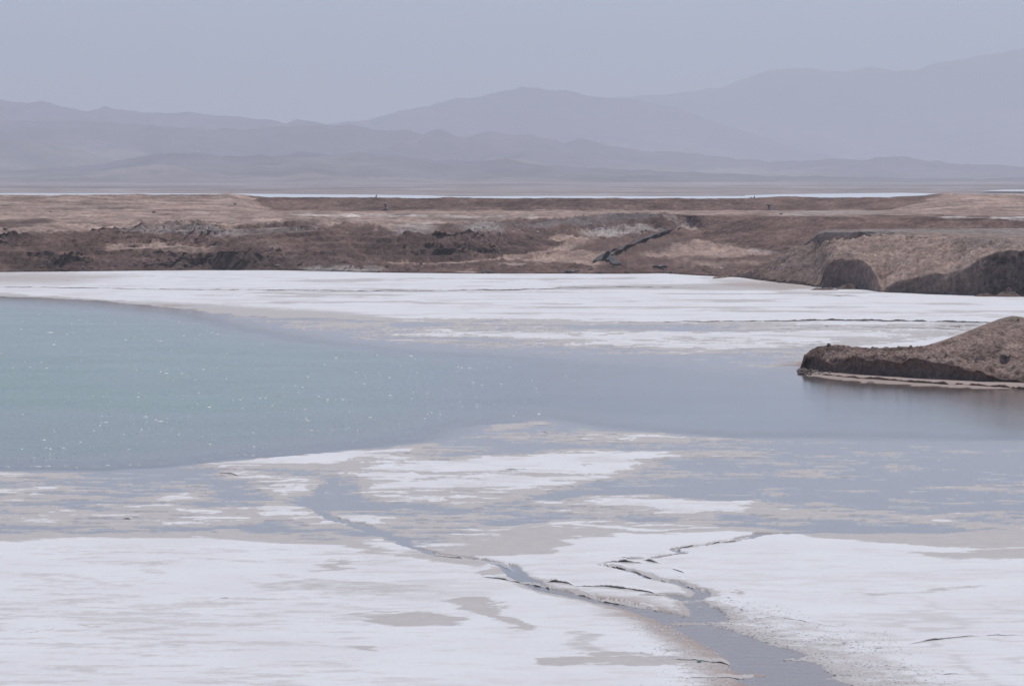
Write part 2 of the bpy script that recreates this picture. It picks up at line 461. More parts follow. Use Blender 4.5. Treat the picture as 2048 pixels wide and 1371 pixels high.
CRACKS = [  # the crust breaks: high on the far side, low on the near side; (u, v, drop in m)
    [(1194, 1128.5, .02), (1215, 1126, .15), (1240, 1125.5, .17), (1265, 1126.5, .13), (1290, 1129, .02)],
    [(1194, 1130, .02), (1235, 1134, .16), (1262, 1140, .17), (1285, 1148, .16), (1301, 1155, .14), (1335, 1162, .12), (1362, 1168, .10), (1390, 1177, .10), (1408, 1184, .14), (1410, 1187, .02)],
    [(1238, 1119, .02), (1255, 1116.5, .12), (1280, 1117, .13), (1302, 1118, .03)],
    [(1283, 1121, .02), (1300, 1124, .16), (1324, 1129, .04)],
    [(1350, 1100, .03), (1375, 1096, .12), (1400, 1091, .12), (1440, 1088, .10), (1470, 1085, .10), (1480, 1084, .02)],
    [(1450, 1083, .02), (1470, 1080, .12), (1500, 1075, .05)],
    [(1090, 1163, .02), (1105, 1164, .15), (1139, 1169, .14), (1150, 1174, .04), (1180, 1174, .10), (1207, 1175, .17), (1240, 1179, .14), (1280, 1184, .11), (1334, 1191, .03)],
    [(1020, 1163, .1), (1060, 1167, .13), (1095, 1175, .16), (1105, 1180, .03)],
    [(1140, 1188, .02), (1170, 1191, .14), (1195, 1199, .10), (1240, 1208, .12), (1290, 1216, .10), (1320, 1222, .02)],
    [(960, 1156, .02), (1000, 1158, .10), (1022, 1162, .12)],
    [(1340, 1319, .02), (1390, 1321, .10), (1440, 1326, .13), (1480, 1331, .02)],
    [(1375, 1356, .02), (1420, 1357, .06), (1465, 1355, .13), (1505, 1355, .15), (1512, 1357, .02)],
    [(1815, 1292, .02), (1850, 1284, .12), (1900, 1278, .10), (1945, 1274, .08), (2060, 1272, .03)],
    [(860, 1112, .02), (900, 1117, .09), (960, 1121, .10), (1000, 1128, .10), (1030, 1142, .05)],
    [(-2500, 580, .08), (0, 576, .10), (150, 576, .10), (300, 579, .10), (480, 580, .12), (620, 581, .14), (800, 582, .14), (1000, 581, .16), (1150, 576, .12), (1300, 575, .10), (1420, 577, .02)],
    [(1230, 645, .05), (1500, 643, .14), (1640, 641, .22), (1800, 643, .22), (1950, 645, .2), (2200, 648, .1)],
    [(1620, 748.5, .05), (1660, 752, .16), (1714, 757, .22), (1770, 761, .24), (1821, 765, .26), (1900, 769.5, .26), (2048, 777, .24), (2400, 795, .2)],
    [(1700, 654, .02), (1770, 655, .12), (1850, 656, .1), (1960, 660, .03)],
    [(1620, 590, .03), (1680, 592, .12), (1730, 593, .03)],
    [(28, 1267, .02), (48, 1261, .05), (72, 1256, .03)], [(420, 1204, .02), (445, 1199, .05), (480, 1196, .02)], [(1880, 1352, .02), (1910, 1349, .10), (1935, 1351, .02)],
    [(1560, 1236, .02), (1620, 1246, .06), (1680, 1258, .02)], [(1340, 1138, .02), (1352, 1142, .08), (1366, 1146, .08), (1370, 1152, .02)], [(1000, 938, .02), (1030, 940, .09), (1060, 938, .02)], [(1072, 860, .02), (1090, 863, .12), (1106, 866, .02)],
    [(430, 944, .02), (455, 946, .12), (475, 951, .08), (482, 955, .02)], [(240, 1036, .02), (258, 1035.5, .12), (268, 1037, .02)],
]

def salt_level(x, y, fine=True):
    """height of the flat, dampness, rust, 'deep' and 'gravelly' masks at ground positions"""
    u0, v0 = project(x, y, 0.0)
    w1 = fbm(x / 9.0, y / 11.0, 4, 3); w2 = fbm(x / 8.0, y / 10.0, 4, 91)
    per = np.clip((v0 - HORIZON) / 700.0, 0.1, 1.5)
    w3 = fbm(x / 1.9, y / 1.0, 5, 131, 0.66); w4 = fbm(x / 2.1, y / 1.0, 5, 141, 0.66)
    u = u0 + (w1 * 46 + w3 * 30) * per; v = v0 + (w2 * 8.0 + w4 * 4.5) * per ** 1.5
    L = np.full(x.shape, 0.075); namp = np.full(x.shape, 0.020)
    shallow = np.zeros(x.shape)
    for pts, soft in SHALLOW:
        shallow = np.maximum(shallow, poly_mask(u, v, pts, soft))
    # towards the right of the near shallows it lies deeper
    wet_bias = 0.012 * sstep(1000, 1700, u0) * sstep(850, 900, v0)
    L = lerp(L, -0.006 - wet_bias, shallow); namp = lerp(namp, 0.080, shallow)
    damp = shallow * 0.0
    for pts, soft, a in BEIGES:
        k = poly_mask(u, v, pts, soft)
        damp = np.maximum(damp, k * a)
    for pts in WHITES:
        k = poly_mask(u, v, pts, 55 if pts[0][1] > 800 else 60)
        L = lerp(L, np.maximum(L, 0.072), k); namp = lerp(namp, 0.075, k)
        damp = damp * (1 - k)
    edge_soft = sstep(300, 650, u0) * 0.3 + 0.7
    lag = poly_mask(u0 + (w1 * 22 + w3 * 30) * per * edge_soft, v0 + (w2 * 3.0 + w4 * 4.0) * per * edge_soft, LAGOON, 70)
    lag2 = poly_mask(u0 + w1 * 40 * per, v0 + w2 * 6 * per, LAGOON, 230)
    lag2 = lag2 * (1 - 0.9 * sstep(1150, 1650, u0 + w1 * 60) * sstep(838, 905, v0 + w2 * 10 + sstep(1500, 1150, u0) * 20))
    L = lerp(L, -0.05 - 0.65 * lag2, lag); namp = lerp(namp, 0.012, lag)
    rust = np.zeros(x.shape)
    for pts, soft, a in RUSTS:
        rust = np.maximum(rust, poly_mask(u, v, pts, soft) * a)
    # blobs of the evaporating film
    nz = 0.66 * fbm(x / 2.2, y / 1.1, 6, 11, 0.66) + 0.5 * fbm(x / 9.0, y / 6.0, 3, 23)
    h = L + namp * nz
    gravel = np.zeros(x.shape)
    hw = 1 + 1.2 * sstep(1130, 1080, v0)
    uw = u0 + (w1 * 9 + w3 * 6) * hw; vw = v0 + (w2 * 1.3 + w4 * 0.9) * hw
    for pts, bed in CHANNELS:
        d, s, wd = line_field(uw, vw, pts)
        inside = 1 - sstep(0.72, 1.12, d / np.maximum(wd, 1))
        near = (1 - sstep(0.9, 3.0, d / np.maximum(wd, 1) + 0.8 * w3)) * sstep(1100, 1190, v0)
        gravel = np.maximum(gravel, near * (1 - inside) * sstep(16, 36, wd))
        h = lerp(h, np.minimum(h, h * 0 + 0.035 + 0.02 * nz), near * 0.9)
        h = lerp(h, bed + 0.012 + 0.060 * w3 * sstep(1130, 1200, v0), inside)
        damp = np.maximum(damp, inside)
        damp = np.maximum(damp, near * 0.78)
    side = poly_mask(u, v, [(1450, 1203), (1560, 1228), (1700, 1256), (1790, 1296), (1900, 1365), (1980, 1430), (1640, 1430), (1570, 1310), (1430, 1240)], 60)
    gravel = np.maximum(gravel, 0.5 * side * (h > 0.0)); damp = np.maximum(damp, side * (0.45 + 0.25 * w3))
    for pts in CRACKS:      # damp strip below every broken edge of the crust
        d, s, drop = line_field(u0, v0, pts, 1.0)
        far = pts[0][1] < 800
        damp = np.maximum(damp, np.where(s > 0, np.exp(-(d / (2.5 if far else 6.0)) ** 2) * np.clip(drop * 6, 0, 0.8), 0))
    wetline = 1 - sstep(0.018, 0.080, h + 0.012 * w3)
    zone = sstep(1100, 1075, v0)
    damp = np.maximum(damp, wetline * zone * 0.95)
    # soft stains and wind-laid lines of the dry crust
    lines = sstep(0.60, 0.85, ridged(x / 2.2 + y / 30, y / 1.3, 4, 61)) * sstep(1450, 1850, u0) * sstep(1170, 1240, v0)
    stain = 0.85 * sstep(-0.05, 0.75, fbm(x / 1.9, y / 0.75, 6, 77, 0.7) + 0.35 * fbm(x / 14, y / 9, 3, 79)) * sstep(1080, 1110, v0) * (0.45 + 0.55 * sstep(1100, 500, u0))
    stain = np.maximum(stain, 0.7 * lines)
    stain = np.maximum(stain, 0.5 * sstep(0.1, 0.7, fbm(x / 10.0, y / 6.0, 5, 78, 0.62)) * sstep(760, 700, v0))
    stain = np.maximum(stain, 0.45 * shallow * sstep(-0.2, 0.6, fbm(x / 2.5, y / 1.5, 5, 97, 0.65)))
    damp = np.maximum(damp, 0.62 * sstep(0.12, 0.6, fbm(x / 26.0, y / 10.0, 5, 87, 0.6)) * sstep(760, 700, v0))
    return h, np.clip(damp, 0, 1), np.clip(rust, 0, 1), lag, lag2, gravel, np.clip(stain, 0, 1)

def rows_by_view(v_list, z=0.0):
    _, d = on_level(np.full(len(v_list), W / 2), np.array(v_list), z)
    return d

vr = np.concatenate([np.geomspace(9000, 1440, 24)[:-1], np.arange(1440, 1050, -1.5), np.arange(1050, 700, -1.8), np.arange(700, 508, -1.5)])
S = columns(2.0)
D = rows_by_view(vr)
SS, DD = np.meshgrid(S, D)
X, Y = SS * DD, DD
h, damp, rust, lag, lag2, gravel, stain = salt_level(X, Y)
salt = grid_object("salt_flat", X, Y, h, M_SALT, {"damp": damp, "rust": rust, "stain": stain, "soaked": 1 - sstep(-0.012, 0.006, h)})
tag(salt, "white salt crust flat with damp beige patches and cracks", kind="structure")
FLAT = (X, Y, h, gravel, lag)

# broken edges of the crust: thin slabs lifted towards the camera side, undercut below
M_LEDGE = None
def crust_edges():
    for ci, pts in enumerate(CRACKS):
        P = np.array(pts, float)
        seglen = np.concatenate([[0], np.cumsum(np.hypot(np.diff(P[:, 0]), np.diff(P[:, 1]) * 3))])
        t = np.arange(0, seglen[-1], 3.0)
        t = t[:1400]
        uu = np.interp(t, seglen, P[:, 0]); vv = np.interp(t, seglen, P[:, 1]); dr = np.interp(t, seglen, P[:, 2])
        vv = vv + 1.0 * fbm(t / 26.0, t * 0 + ci, 4, 900 + ci)
        dr = dr * ((0.40 if P[0, 1] < 1250 else 0.26) if P[0, 1] > 800 else 0.6) * (0.85 + 0.9 * fbm(t / 18.0, t * 0 + ci * 3, 4, 940 + ci, 0.6)).clip(0.05, 2)
        x, y = on_level(uu, vv, 0.02)
        def ground(px, py):
            ii = np.clip(np.round(np.interp(py, D, np.arange(len(D)))).astype(int), 0, len(D) - 1)
            jj = np.clip(np.searchsorted(S, px / py), 0, len(S) - 1)
            return h[ii, jj], damp[ii, jj]
        far = P[0, 1] < 800
        back = (1.6 if not far else 3.0) + 3.0 * dr
        dr = dr * sstep(0, 14, t) * sstep(0, 14, t[-1] - t)
        wetall = 1.0 if 740 < P[0, 1] < 760 else 0.0
        sec = [(0.22, -0.06, 0.0), (0.16, 0.0, 0.45), (-0.03, 0.0, 0.78), (-0.05, 0.0, 0.95), (0.04, 0.0, 1.05), (0.35, 0.0, 0.9), (1.0, -0.012, 0.0)]
        Xs, Ys, Zs, Ds_, Rs = [], [], [], [], []
        for k, (f, dz, q) in enumerate(sec):
            off = f * (back if k == 6 else 1.0) * (1.0 if k >= 4 else np.clip(dr * 7, 0.15, 1))
            if k == 5: off = 0.35 * back
            g, gd = ground(x * (1 + off / y), y + off)
            Xs.append(x * (1 + off / y)); Ys.append(y + off); Zs.append(np.maximum(g, -0.05) + dz + q * dr)
            Ds_.append(np.maximum(gd, (1, 1, .8, .3, 0, 0, 0)[k])); Rs.append(gd * 0 + max((.35, .3, .15, 0, 0, 0, 0)[k], 0.9 * wetall))
        Zs[3] = np.maximum(Zs[3], Zs[4] - 0.4 * dr); Zs[6] = Zs[6] - 0.02
        o = grid_object("crust_edge", np.array(Xs), np.array(Ys), np.array(Zs), M_SALT, {"damp": np.array(Ds_), "rust": np.array(Rs)})
        o.parent = salt
crust_edges()

# ================================================================== BRINE
vr = np.concatenate([np.geomspace(9000, 1440, 14)[:-1], np.arange(1440, 556, -5.0)])
S2 = columns(8.0)
D2 = rows_by_view(vr)
SS, DD = np.meshgrid(S2, D2)
X2, Y2 = SS * DD, DD
h2, dmp2, rst2, lg, lg2, _, _ = salt_level(X2, Y2)
u2, v2 = project(X2, Y2, 0.0)
warp = fbm(X2 / 30, Y2 / 40, 4, 5)
soft_r = 1 - sstep(1000, 1500, u2 + warp * 80) * sstep(815, 900, v2 + warp * 12)
deep = np.clip(lg * sstep(0.22, 0.85, lg2) * (0.25 + 0.75 * soft_r), 0, 1)
green = sstep(1250, 200, u2 + warp * 200) * sstep(0.5, 1.0, lg2)
green = green * (0.5 + 0.5 * np.exp(-((v2 - 770 + warp * 25) / 70.0) ** 2))
green = green * (1 - 0.5 * sstep(806, 819, v2 - u2 * 0.02 + warp * 6))
brown = sstep(1500, 1950, u2 + warp * 120) * np.exp(-((v2 - 835 + warp * 14) / 48.0) ** 2)
redd = sstep(1560, 1700, u2) * np.exp(-((v2 - 775 - (u2 - 1700) * 0.03) / 22.0) ** 2)  # reddish reflection of the mound, painted into the water tint
cl = np.zeros(X2.shape + (3,))
cl[:] = (0.205, 0.208, 0.225)
cl = lerp(cl, np.array((0.115, 0.235, 0.18)), green[..., None])
cl = lerp(cl, np.array((0.20, 0.185, 0.165)), brown[..., None])
cl = lerp(cl, np.array((0.20, 0.105, 0.085)), redd[..., None])
near_shore = 1 - sstep(0.40, 0.98, lg2)
cl = lerp(cl, np.array((0.36, 0.34, 0.335)), (0.9 * near_shore)[..., None])
streak = np.exp(-((v2 - 797 - np.where(u2 < 1150, (1150 - u2) * 0.03, (u2 - 1150) * 0.012) + warp * 4) / 4.5) ** 2) * sstep(750, 1000, u2) * sstep(1750, 1350, u2)
cl = lerp(cl, np.array((0.13, 0.12, 0.16)), (0.6 * streak)[..., None])
chop = np.clip(lg * (0.3 + 0.7 * soft_r) * (0.30 + 0.58 * sstep(1500, 600, u2 + warp * 150) * sstep(0.45, 0.9, lg2)), 0, 1)
mud = sstep(1120, 1190, v2) * (h2 < 0.05)
deep = np.maximum(deep, 0.75 * mud)
cl = lerp(cl, np.array((0.42, 0.325, 0.30)), mud[..., None])
chop = np.maximum(chop, 0.55 * mud)
wat = grid_object("pond_water", X2, Y2, np.zeros_like(X2), M_WATER, {"deep": deep, "chop": chop}, {"tint": cl})
tag(wat, "shallow grey-green brine pond between salt crusts", kind="structure")

# ================================================================== profile-built landforms
def curve(knots, s):
    """knots (u, v, z) -> distance and height along the directions s"""
    k = np.array(knots, float)
    su, _ = ray(k[:, 0], k[:, 1])
    _, d = on_level(k[:, 0], k[:, 1], k[:, 2])
    return np.interp(s, su, d), np.interp(s, su, k[:, 2])

def loft(curves, counts, s, min_gap=0.6):
    """rows of (distance, height) between successive curves; also the running segment number"""
    Ds, Zs = [], []
    for c in curves:
        d, z = c if isinstance(c, tuple) else curve(c, s)
        if Ds: d = np.maximum(d, Ds[-1] + min_gap)
        Ds.append(d); Zs.append(z)
    rd, rz, seg = [], [], []
    for i, n in enumerate(counts):
        for j in range(n):
            t = j / n
            rd.append(lerp(Ds[i], Ds[i + 1], t)); rz.append(lerp(Zs[i], Zs[i + 1], t)); seg.append(i + t)
    rd.append(Ds[-1]); rz.append(Zs[-1]); seg.append(len(counts))
    return np.array(rd), np.array(rz), np.array(seg)[:, None] * np.ones_like(s)[None, :]

def steepness(Dg, Zg):
    dz = np.gradient(Zg, axis=0); dd = np.gradient(Dg, axis=0)
    return np.abs(dz) / np.maximum(dd, 0.02)

def paint(u, v, base, patches, jitter=1.0, x=None, y=None):
    c = np.zeros(u.shape + (3,)); c[:] = base
    if x is not None:
        u = u + fbm(x / 5, y / 5, 3, 201) * 9 * jitter; v = v + fbm(x / 5, y / 7, 3, 211) * 2.2 * jitter
    for pts, soft, rgb, a in patches:
        k = poly_mask(u, v, pts, soft) * a
        c = lerp(c, np.array(rgb), k[..., None])
    return c

# ---------------------------------------------------------------- far bank, benches, plateau and embankment
sB = columns(2.0, -60, 2110, 0.6)
SHORE = [(-2500, 549), (0, 546), (200, 544), (400, 542), (540, 542), (650, 544), (760, 547), (950, 549), (1100, 549), (1230, 549.5), (1330, 548.5), (1400, 553), (1480, 557), (1560, 558), (1640, 558), (4500, 556)]
k0 = [(u, v + 2.5, -0.3) for u, v in SHORE]
k1 = [(u, v - 4, 0.3) for u, v in SHORE]
k2 = [(-2500, 498, 3.6), (0, 500, 3.6), (60, 503, 3.4), (130, 507, 3.2), (200, 498, 3.7), (300, 500, 3.6), (420, 500, 3.6), (470, 500, 3.7), (520, 498, 3.7), (600, 499, 3.5), (690, 520, 1.9),
      (740, 533, 0.7), (800, 535, 0.5), (1000, 534, 0.6), (1200, 533, 0.7), (1400, 532, 0.8), (1520, 536, 0.6), (1640, 540, 0.4), (4500, 540, 0.4)]
k3 = [(-2500, 490, 4.0), (0, 491, 4.0), (130, 496, 3.9), (200, 491, 4.1), (420, 491, 4.1), (470, 478, 5.4), (520, 471, 6.0), (600, 474, 5.6), (690, 505, 3.0), (740, 522, 1.5),
      (800, 525, 1.25), (900, 521, 1.4), (1000, 512, 1.9), (1060, 502, 2.6), (1118, 490, 3.5), (1200, 480, 4.2), (1300, 474, 4.5), (1380, 475, 4.3), (1430, 485, 3.4), (1480, 495, 2.6), (1540, 505, 1.8), (1640, 515, 1.3), (4500, 515, 1.3)]
k4 = [(-2500, 466, 6.2), (0, 468, 6.1), (130, 466, 6.3), (222, 457, 7.1), (342, 452, 7.55), (478, 452, 7.6), (513, 445, 8.15), (581, 445, 8.15), (650, 456, 7.1), (700, 466, 6.1), (752, 457, 7.1), (793, 473, 5.65), (814, 464, 6.5),
      (900, 465, 6.4), (960, 465, 6.25), (1026, 466, 5.95), (1094, 478, 4.6), (1118, 486, 3.8), (1200, 476, 4.5), (1300, 468, 4.9), (1345, 462, 5.5), (1380, 455, 6.2), (1430, 457, 6.05), (1480, 462, 5.7), (1540, 466, 5.3), (1640, 470, 5.0), (4500, 470, 5.0)]
k5 = [(-2500, 444, 7.9), (0, 444, 7.9), (480, 443, 7.95), (520, 439, 8.4), (600, 439, 8.4), (700, 446, 7.5), (900, 447, 7.4), (1000, 444, 7.5), (1100, 436, 8.25), (1200, 432, 8.55), (1300, 429, 8.8), (1345, 431, 8.65),
      (1400, 432, 8.65), (1540, 432.5, 8.75), (1640, 433, 8.8), (2048, 436, 8.7), (4500, 438, 8.7)]
k6 = [(-2500, 426, 8.75), (600, 426, 8.75), (1900, 426, 8.75), (4500, 426, 8.75)]
k7 = [(-2500, 410, 10.3), (0, 410, 10.3), (430, 409, 10.3), (480, 412, 9.9), (520, 416, 9.3), (550, 420, 8.8), (1000, 420.5, 8.75), (1780, 421, 8.75), (1820, 417, 9.3), (1860, 411, 10.1), (1900, 409, 10.4), (2048, 410, 10.3), (4500, 410, 10.3)]
k8 = [(-2500, 390, 12.6), (0, 389, 12.65), (130, 390, 12.55), (300, 388.5, 12.65), (430, 388, 12.7), (455, 386.5, 12.9), (480, 388.5, 12.6), (505, 392, 12.15), (540, 394, 11.95), (700, 394.5, 11.9), (870, 396, 11.75), (900, 393, 12.05), (940, 395.5, 11.8),
      (1100, 396, 11.75), (1300, 396.5, 11.7), (1500, 396.5, 11.7), (1560, 394, 11.95), (1590, 393, 12.05), (1640, 395, 11.85), (1780, 394.5, 11.9), (1840, 391, 12.3), (1885, 386.5, 12.9), (1950, 387.5, 12.8), (2048, 388.5, 12.65), (4500, 389, 12.6)]
d8, z8 = curve(k8, sB)
d3, z3 = curve(k3, sB); d4, z4 = curve(k4, sB); d5, z5 = curve(k5, sB)
wb = sstep((1370 - W / 2) / F, (1420 - W / 2) / F, sB)
d5 = np.maximum(d5, d3 + 9.0)
d4 = lerp(d4, (d3 + d5) / 2, wb); z4 = lerp(z4, (z3 + z5) / 2, wb)
Dg, Zg, seg = loft([k0, k1, k2, k3, (d4, z4), (d5, z5), k6, k7, k8, (d8 + 5.0, z8 - 0.1), (d8 + 13.0, z8 * 0 + 9.6)], [3, 26, 14, 30, 22, 12, 14, 20, 3, 4], sB)
Xg = sB[None, :] * Dg
Ug, Vg = project(Xg, Dg, Zg)
st = steepness(Dg, Zg); stm = sstep(0.07, 0.38, st)
rough = sstep(0.9, 1.3, seg) * (1 - sstep(6.0, 7.0, seg) * 0.75)
lean = np.where(Ug < 1000, -0.9, 0.7)
gul = ridged((Xg + lean * Zg) / 1.25, Dg / 14.0 + Zg / 6.0, 3, 41) - 0.55
gul2 = ridged((Xg + lean * Zg) / 4.6, Dg / 26.0, 3, 45) - 0.55
lump = fbm(Xg / 3.0, Zg / 1.6 + Dg / 5.0, 5, 51, 0.58)
big = fbm(Xg / 16.0, Dg / 22.0, 3, 57)
berm = sstep(1330, 1430, Ug) * sstep(2.8, 3.1, seg) + sstep(6.9, 7.1, seg) + 0.6 * sstep(4.9, 5.1, seg)
berm = np.clip(berm, 0, 1)
rubble = poly_mask(Ug, Vg, [(860, 468), (900, 442), (1150, 432), (1330, 428), (1385, 455), (1330, 472), (1150, 472), (1000, 468)], 40)
amp = rough * (1 - 0.8 * berm)
Y3 = Dg + amp * stm * (2.3 * gul + 2.6 * gul2 + 1.5 * lump)
Z3 = Zg + amp * (0.42 * lump * (0.45 + stm) + 0.45 * big * (1 - 0.4 * stm) + 0.55 * sstep(0.15, 0.9, fbm(Xg / 5.5, Dg / 9.0, 4, 59, 0.6)) * sstep(0.95, 1.3, seg)) + amp * stm * 0.55 * gul + rubble * 0.55 * fbm(Xg / 1.5, Dg / 2.5 + Zg, 4, 63, 0.6)
Z3 += berm * rough * 0.05 * fbm(Xg / 2.0, Dg / 2.0, 4, 67) + 0.05 * fbm(Xg / 1.2, Dg / 1.5, 3, 69) * rough
Z3 += 0.16 * fbm(Xg / 5, Dg / 30.0, 3, 71) * sstep(7.6, 8.0, seg)
# two hollows dug into the toe of the slope
for cu, cv, ru, rv, dep in ((882, 505, 24, 8, 2.4), (965, 503, 22, 8, 2.4), (405, 519, 24, 8, 1.2), (145, 524, 24, 6, 1.1)):
    k = np.exp(-(((Ug - cu) / ru) ** 4 + ((Vg - cv) / rv) ** 4))
    Y3 += dep * k * (0.75 + 0.5 * lump)
dug = amp * (1 - sstep(4.3, 5.0, seg))
Z3 = Z3 + dug * (0.85 * (ridged(Xg / 3.4, Dg / 4.5 + Zg / 2.0, 4, 97) - 0.62) + 0.30 * fbm(Xg / 1.3, Dg / 1.6 + Zg, 4, 99, 0.65))
ter = 1.15 + 0.25 * fbm(Xg / 40.0, Xg * 0, 2, 91)
zz = Z3 + 0.35 * fbm(Xg / 9.0, Dg / 12.0, 3, 93)
stepz = (np.floor(zz / ter) + sstep(0.55, 0.95, zz / ter - np.floor(zz / ter))) * ter - zz
wter = sstep(1.0, 1.3, seg) * (1 - sstep(3.95, 4.3, seg)) * (1 - sstep(1080, 1180, Ug)) * (0.25 + 0.75 * sstep(-0.3, 0.4, fbm(Xg / 14.0, Dg / 10.0, 3, 95)))
Z3 = Z3 + 0.85 * wter * stepz
X3 = sB[None, :] * Y3
WARM = np.array((1.05, 0.975, 0.91))
BROWN = (0.20, 0.138, 0.120); DBROWN = (0.12, 0.082, 0.075); PALE = (0.395, 0.305, 0.268); GREY = (0.31, 0.27, 0.26); WHITE = (0.62, 0.59, 0.58)
patches = [
    ([(-2500, 466), (0, 468), (130, 464), (342, 451), (478, 451), (513, 444), (600, 444), (660, 455), (760, 456), (900, 446), (1100, 436), (1300, 428), (1400, 431), (4500, 436), (4500, 380), (-2500, 380)], 10, PALE, 1.0),
    ([(540, 421), (1000, 421), (1790, 421), (1890, 389), (1870, 384), (520, 384), (500, 392)], 6, BROWN, 1.0),
    ([(1330, 431), (1420, 432), (1640, 433.5), (4500, 437), (4500, 520), (1560, 520), (1430, 488), (1370, 470)], 10, (0.205, 0.138, 0.120), 1.0),
    ([(0, 441), (110, 439), (100, 447), (20, 452), (-600, 455), (-600, 441)], 14, DBROWN, 0.8),
    ([(0, 405), (220, 410), (330, 418), (100, 416), (0, 412)], 30, (0.27, 0.22, 0.20), 0.6),
    ([(222, 459), (342, 453), (480, 453), (640, 452), (600, 460), (440, 468), (260, 468)], 14, GREY, 0.9),
    ([(205, 487), (300, 489), (430, 490), (430, 497), (300, 500), (215, 497)], 12, PALE, 0.85),
    ([(500, 470), (530, 478), (600, 505), (640, 530), (600, 530), (520, 490)], 25, (0.26, 0.20, 0.18), 0.8),
    ([(0, 520), (200, 516), (700, 500), (700, 545), (0, 548)], 40, DBROWN, 0.75),
    ([(720, 466), (800, 474), (1020, 466), (1110, 480), (1000, 512), (860, 520), (740, 520)], 25, DBROWN, 0.7),
    ([(1200, 477), (1095, 477), (1118, 489), (1060, 503), (1000, 513), (900, 522), (780, 527), (780, 531), (930, 525), (1040, 515), (1110, 500), (1170, 486)], 8, (0.42, 0.325, 0.285), 1.0),
    ([(1150, 499), (1232, 499), (1215, 516), (1188, 527), (1050, 524), (1000, 520), (1090, 508)], 14, (0.38, 0.29, 0.25), 0.95),
    ([(1322, 506), (1345, 486), (1420, 481), (1490, 491), (1530, 506), (1420, 512)], 12, (0.40, 0.305, 0.265), 0.95),
    ([(1268, 500), (1310, 503), (1440, 521), (1420, 527), (1290, 508)], 8, (0.42, 0.325, 0.28), 0.95),
    ([(1350, 523), (1500, 516), (1580, 520), (1540, 530), (1400, 532)], 20, (0.29, 0.22, 0.19), 0.8),
    ([(600, 537), (700, 533), (760, 541), (640, 546)], 14, (0.50, 0.47, 0.46), 0.7),
    ([(990, 530), (1060, 529), (1060, 534), (1000, 534)], 6, (0.40, 0.33, 0.30), 0.8),
    ([(905, 546), (930, 540), (960, 546)], 8, (0.40, 0.33, 0.29), 0.9),
    ([(790, 450), (860, 443), (870, 460), (800, 470)], 20, (0.44, 0.40, 0.385), 0.8),
    ([(920, 448), (1010, 445), (1000, 464), (930, 462)], 25, (0.42, 0.40, 0.39), 0.7),
    ([(1000, 446), (1180, 434), (1300, 428), (1330, 440), (1200, 448), (1050, 458)], 20, (0.20, 0.185, 0.19), 0.7),
    ([(1165, 470), (1190, 454), (1300, 452), (1330, 458), (1290, 468), (1200, 474)], 20, (0.52, 0.49, 0.48), 0.75),
    ([(1300, 428), (1345, 430), (1390, 452), (1395, 462), (1370, 456), (1330, 438)], 8, (0.38, 0.31, 0.28), 1.0),
    ([(582, 429.6), (720, 428.8), (905, 431), (900, 433), (720, 432), (585, 432)], 3, (0.66, 0.63, 0.62), 0.9),
    ([(880, 434), (1075, 431.5), (1075, 434), (900, 436)], 4, (0.55, 0.52, 0.51), 0.7),
    ([(1540, 428), (1640, 420.5), (1800, 424), (1600, 431)], 8, (0.42, 0.40, 0.39), 0.7),
    ([(1880, 433), (2048, 434.5), (4500, 436), (4500, 438.5), (2048, 437.2), (1880, 435.5)], 3, (0.68, 0.66, 0.65), 0.95),
    ([(985, 531.5), (1190, 535), (1190, 537.5), (1000, 535)], 5, (0.38, 0.30, 0.26), 0.8),
    ([(1310, 509), (1420, 516), (1540, 514), (1545, 519), (1420, 521), (1320, 514)], 7, (0.15, 0.10, 0.088), 0.8),
    ([(1425, 509), (1550, 503), (1560, 507), (1440, 514)], 7, (0.40, 0.31, 0.27), 0.8),
    ([(1368, 534), (1440, 533), (1445, 536), (1375, 537)], 4, (0.55, 0.51, 0.49), 0.7),
    ([(1505, 494), (1560, 504), (1555, 507), (1500, 498)], 4, (0.50, 0.47, 0.46), 0.7),
    ([(1130, 494), (1190, 489), (1240, 492), (1180, 497)], 8, (0.15, 0.103, 0.09), 0.8),
    ([(1300, 492), (1340, 480), (1345, 486), (1318, 500)], 8, (0.16, 0.11, 0.096), 0.8),
    ([(480, 437), (560, 434), (570, 436.5), (490, 440)], 5, (0.19, 0.14, 0.125), 0.8),
    ([(560, 441), (660, 437), (700, 439), (600, 443.5)], 5, (0.20, 0.145, 0.13), 0.7),
    ([(340, 446), (420, 443), (430, 445), (350, 449)], 4, (0.20, 0.145, 0.13), 0.7),
    ([(140, 452), (300, 449), (480, 447), (480, 449), (300, 452), (150, 455)], 4, (0.44, 0.35, 0.31), 0.7),
    ([(0, 433), (200, 428), (330, 431), (420, 436), (300, 434), (120, 434), (0, 438)], 6, (0.46, 0.365, 0.32), 0.7),
    ([(300, 424), (330, 426), (360, 436), (340, 434), (320, 428)], 4, (0.22, 0.165, 0.145), 0.7),
    ([(650, 436), (760, 446), (800, 462), (770, 456), (700, 446)], 7, (0.43, 0.345, 0.305), 0.75),
    ([(840, 442), (900, 436), (1000, 438), (900, 443)], 5, (0.24, 0.18, 0.16), 0.6),
    ([(390, 423), (420, 424), (420, 426), (390, 426)], 3, WHITE, 0.5),
]
tint = paint(Ug, Vg, (0.165, 0.110, 0.097), patches, 1.0, Xg, Dg)
mott = fbm(Xg / 6.0, Dg / 9.0 + Zg / 2.0, 5, 81, 0.6)
strat = fbm(Xg / 30.0, Z3 / 0.35, 3, 83)
tint *= (1 + 0.38 * mott + 0.22 * fbm(Xg / 1.6, Dg / 2.5 + Zg / 0.8, 4, 89, 0.65) + 0.20 * strat * stm)[..., None]
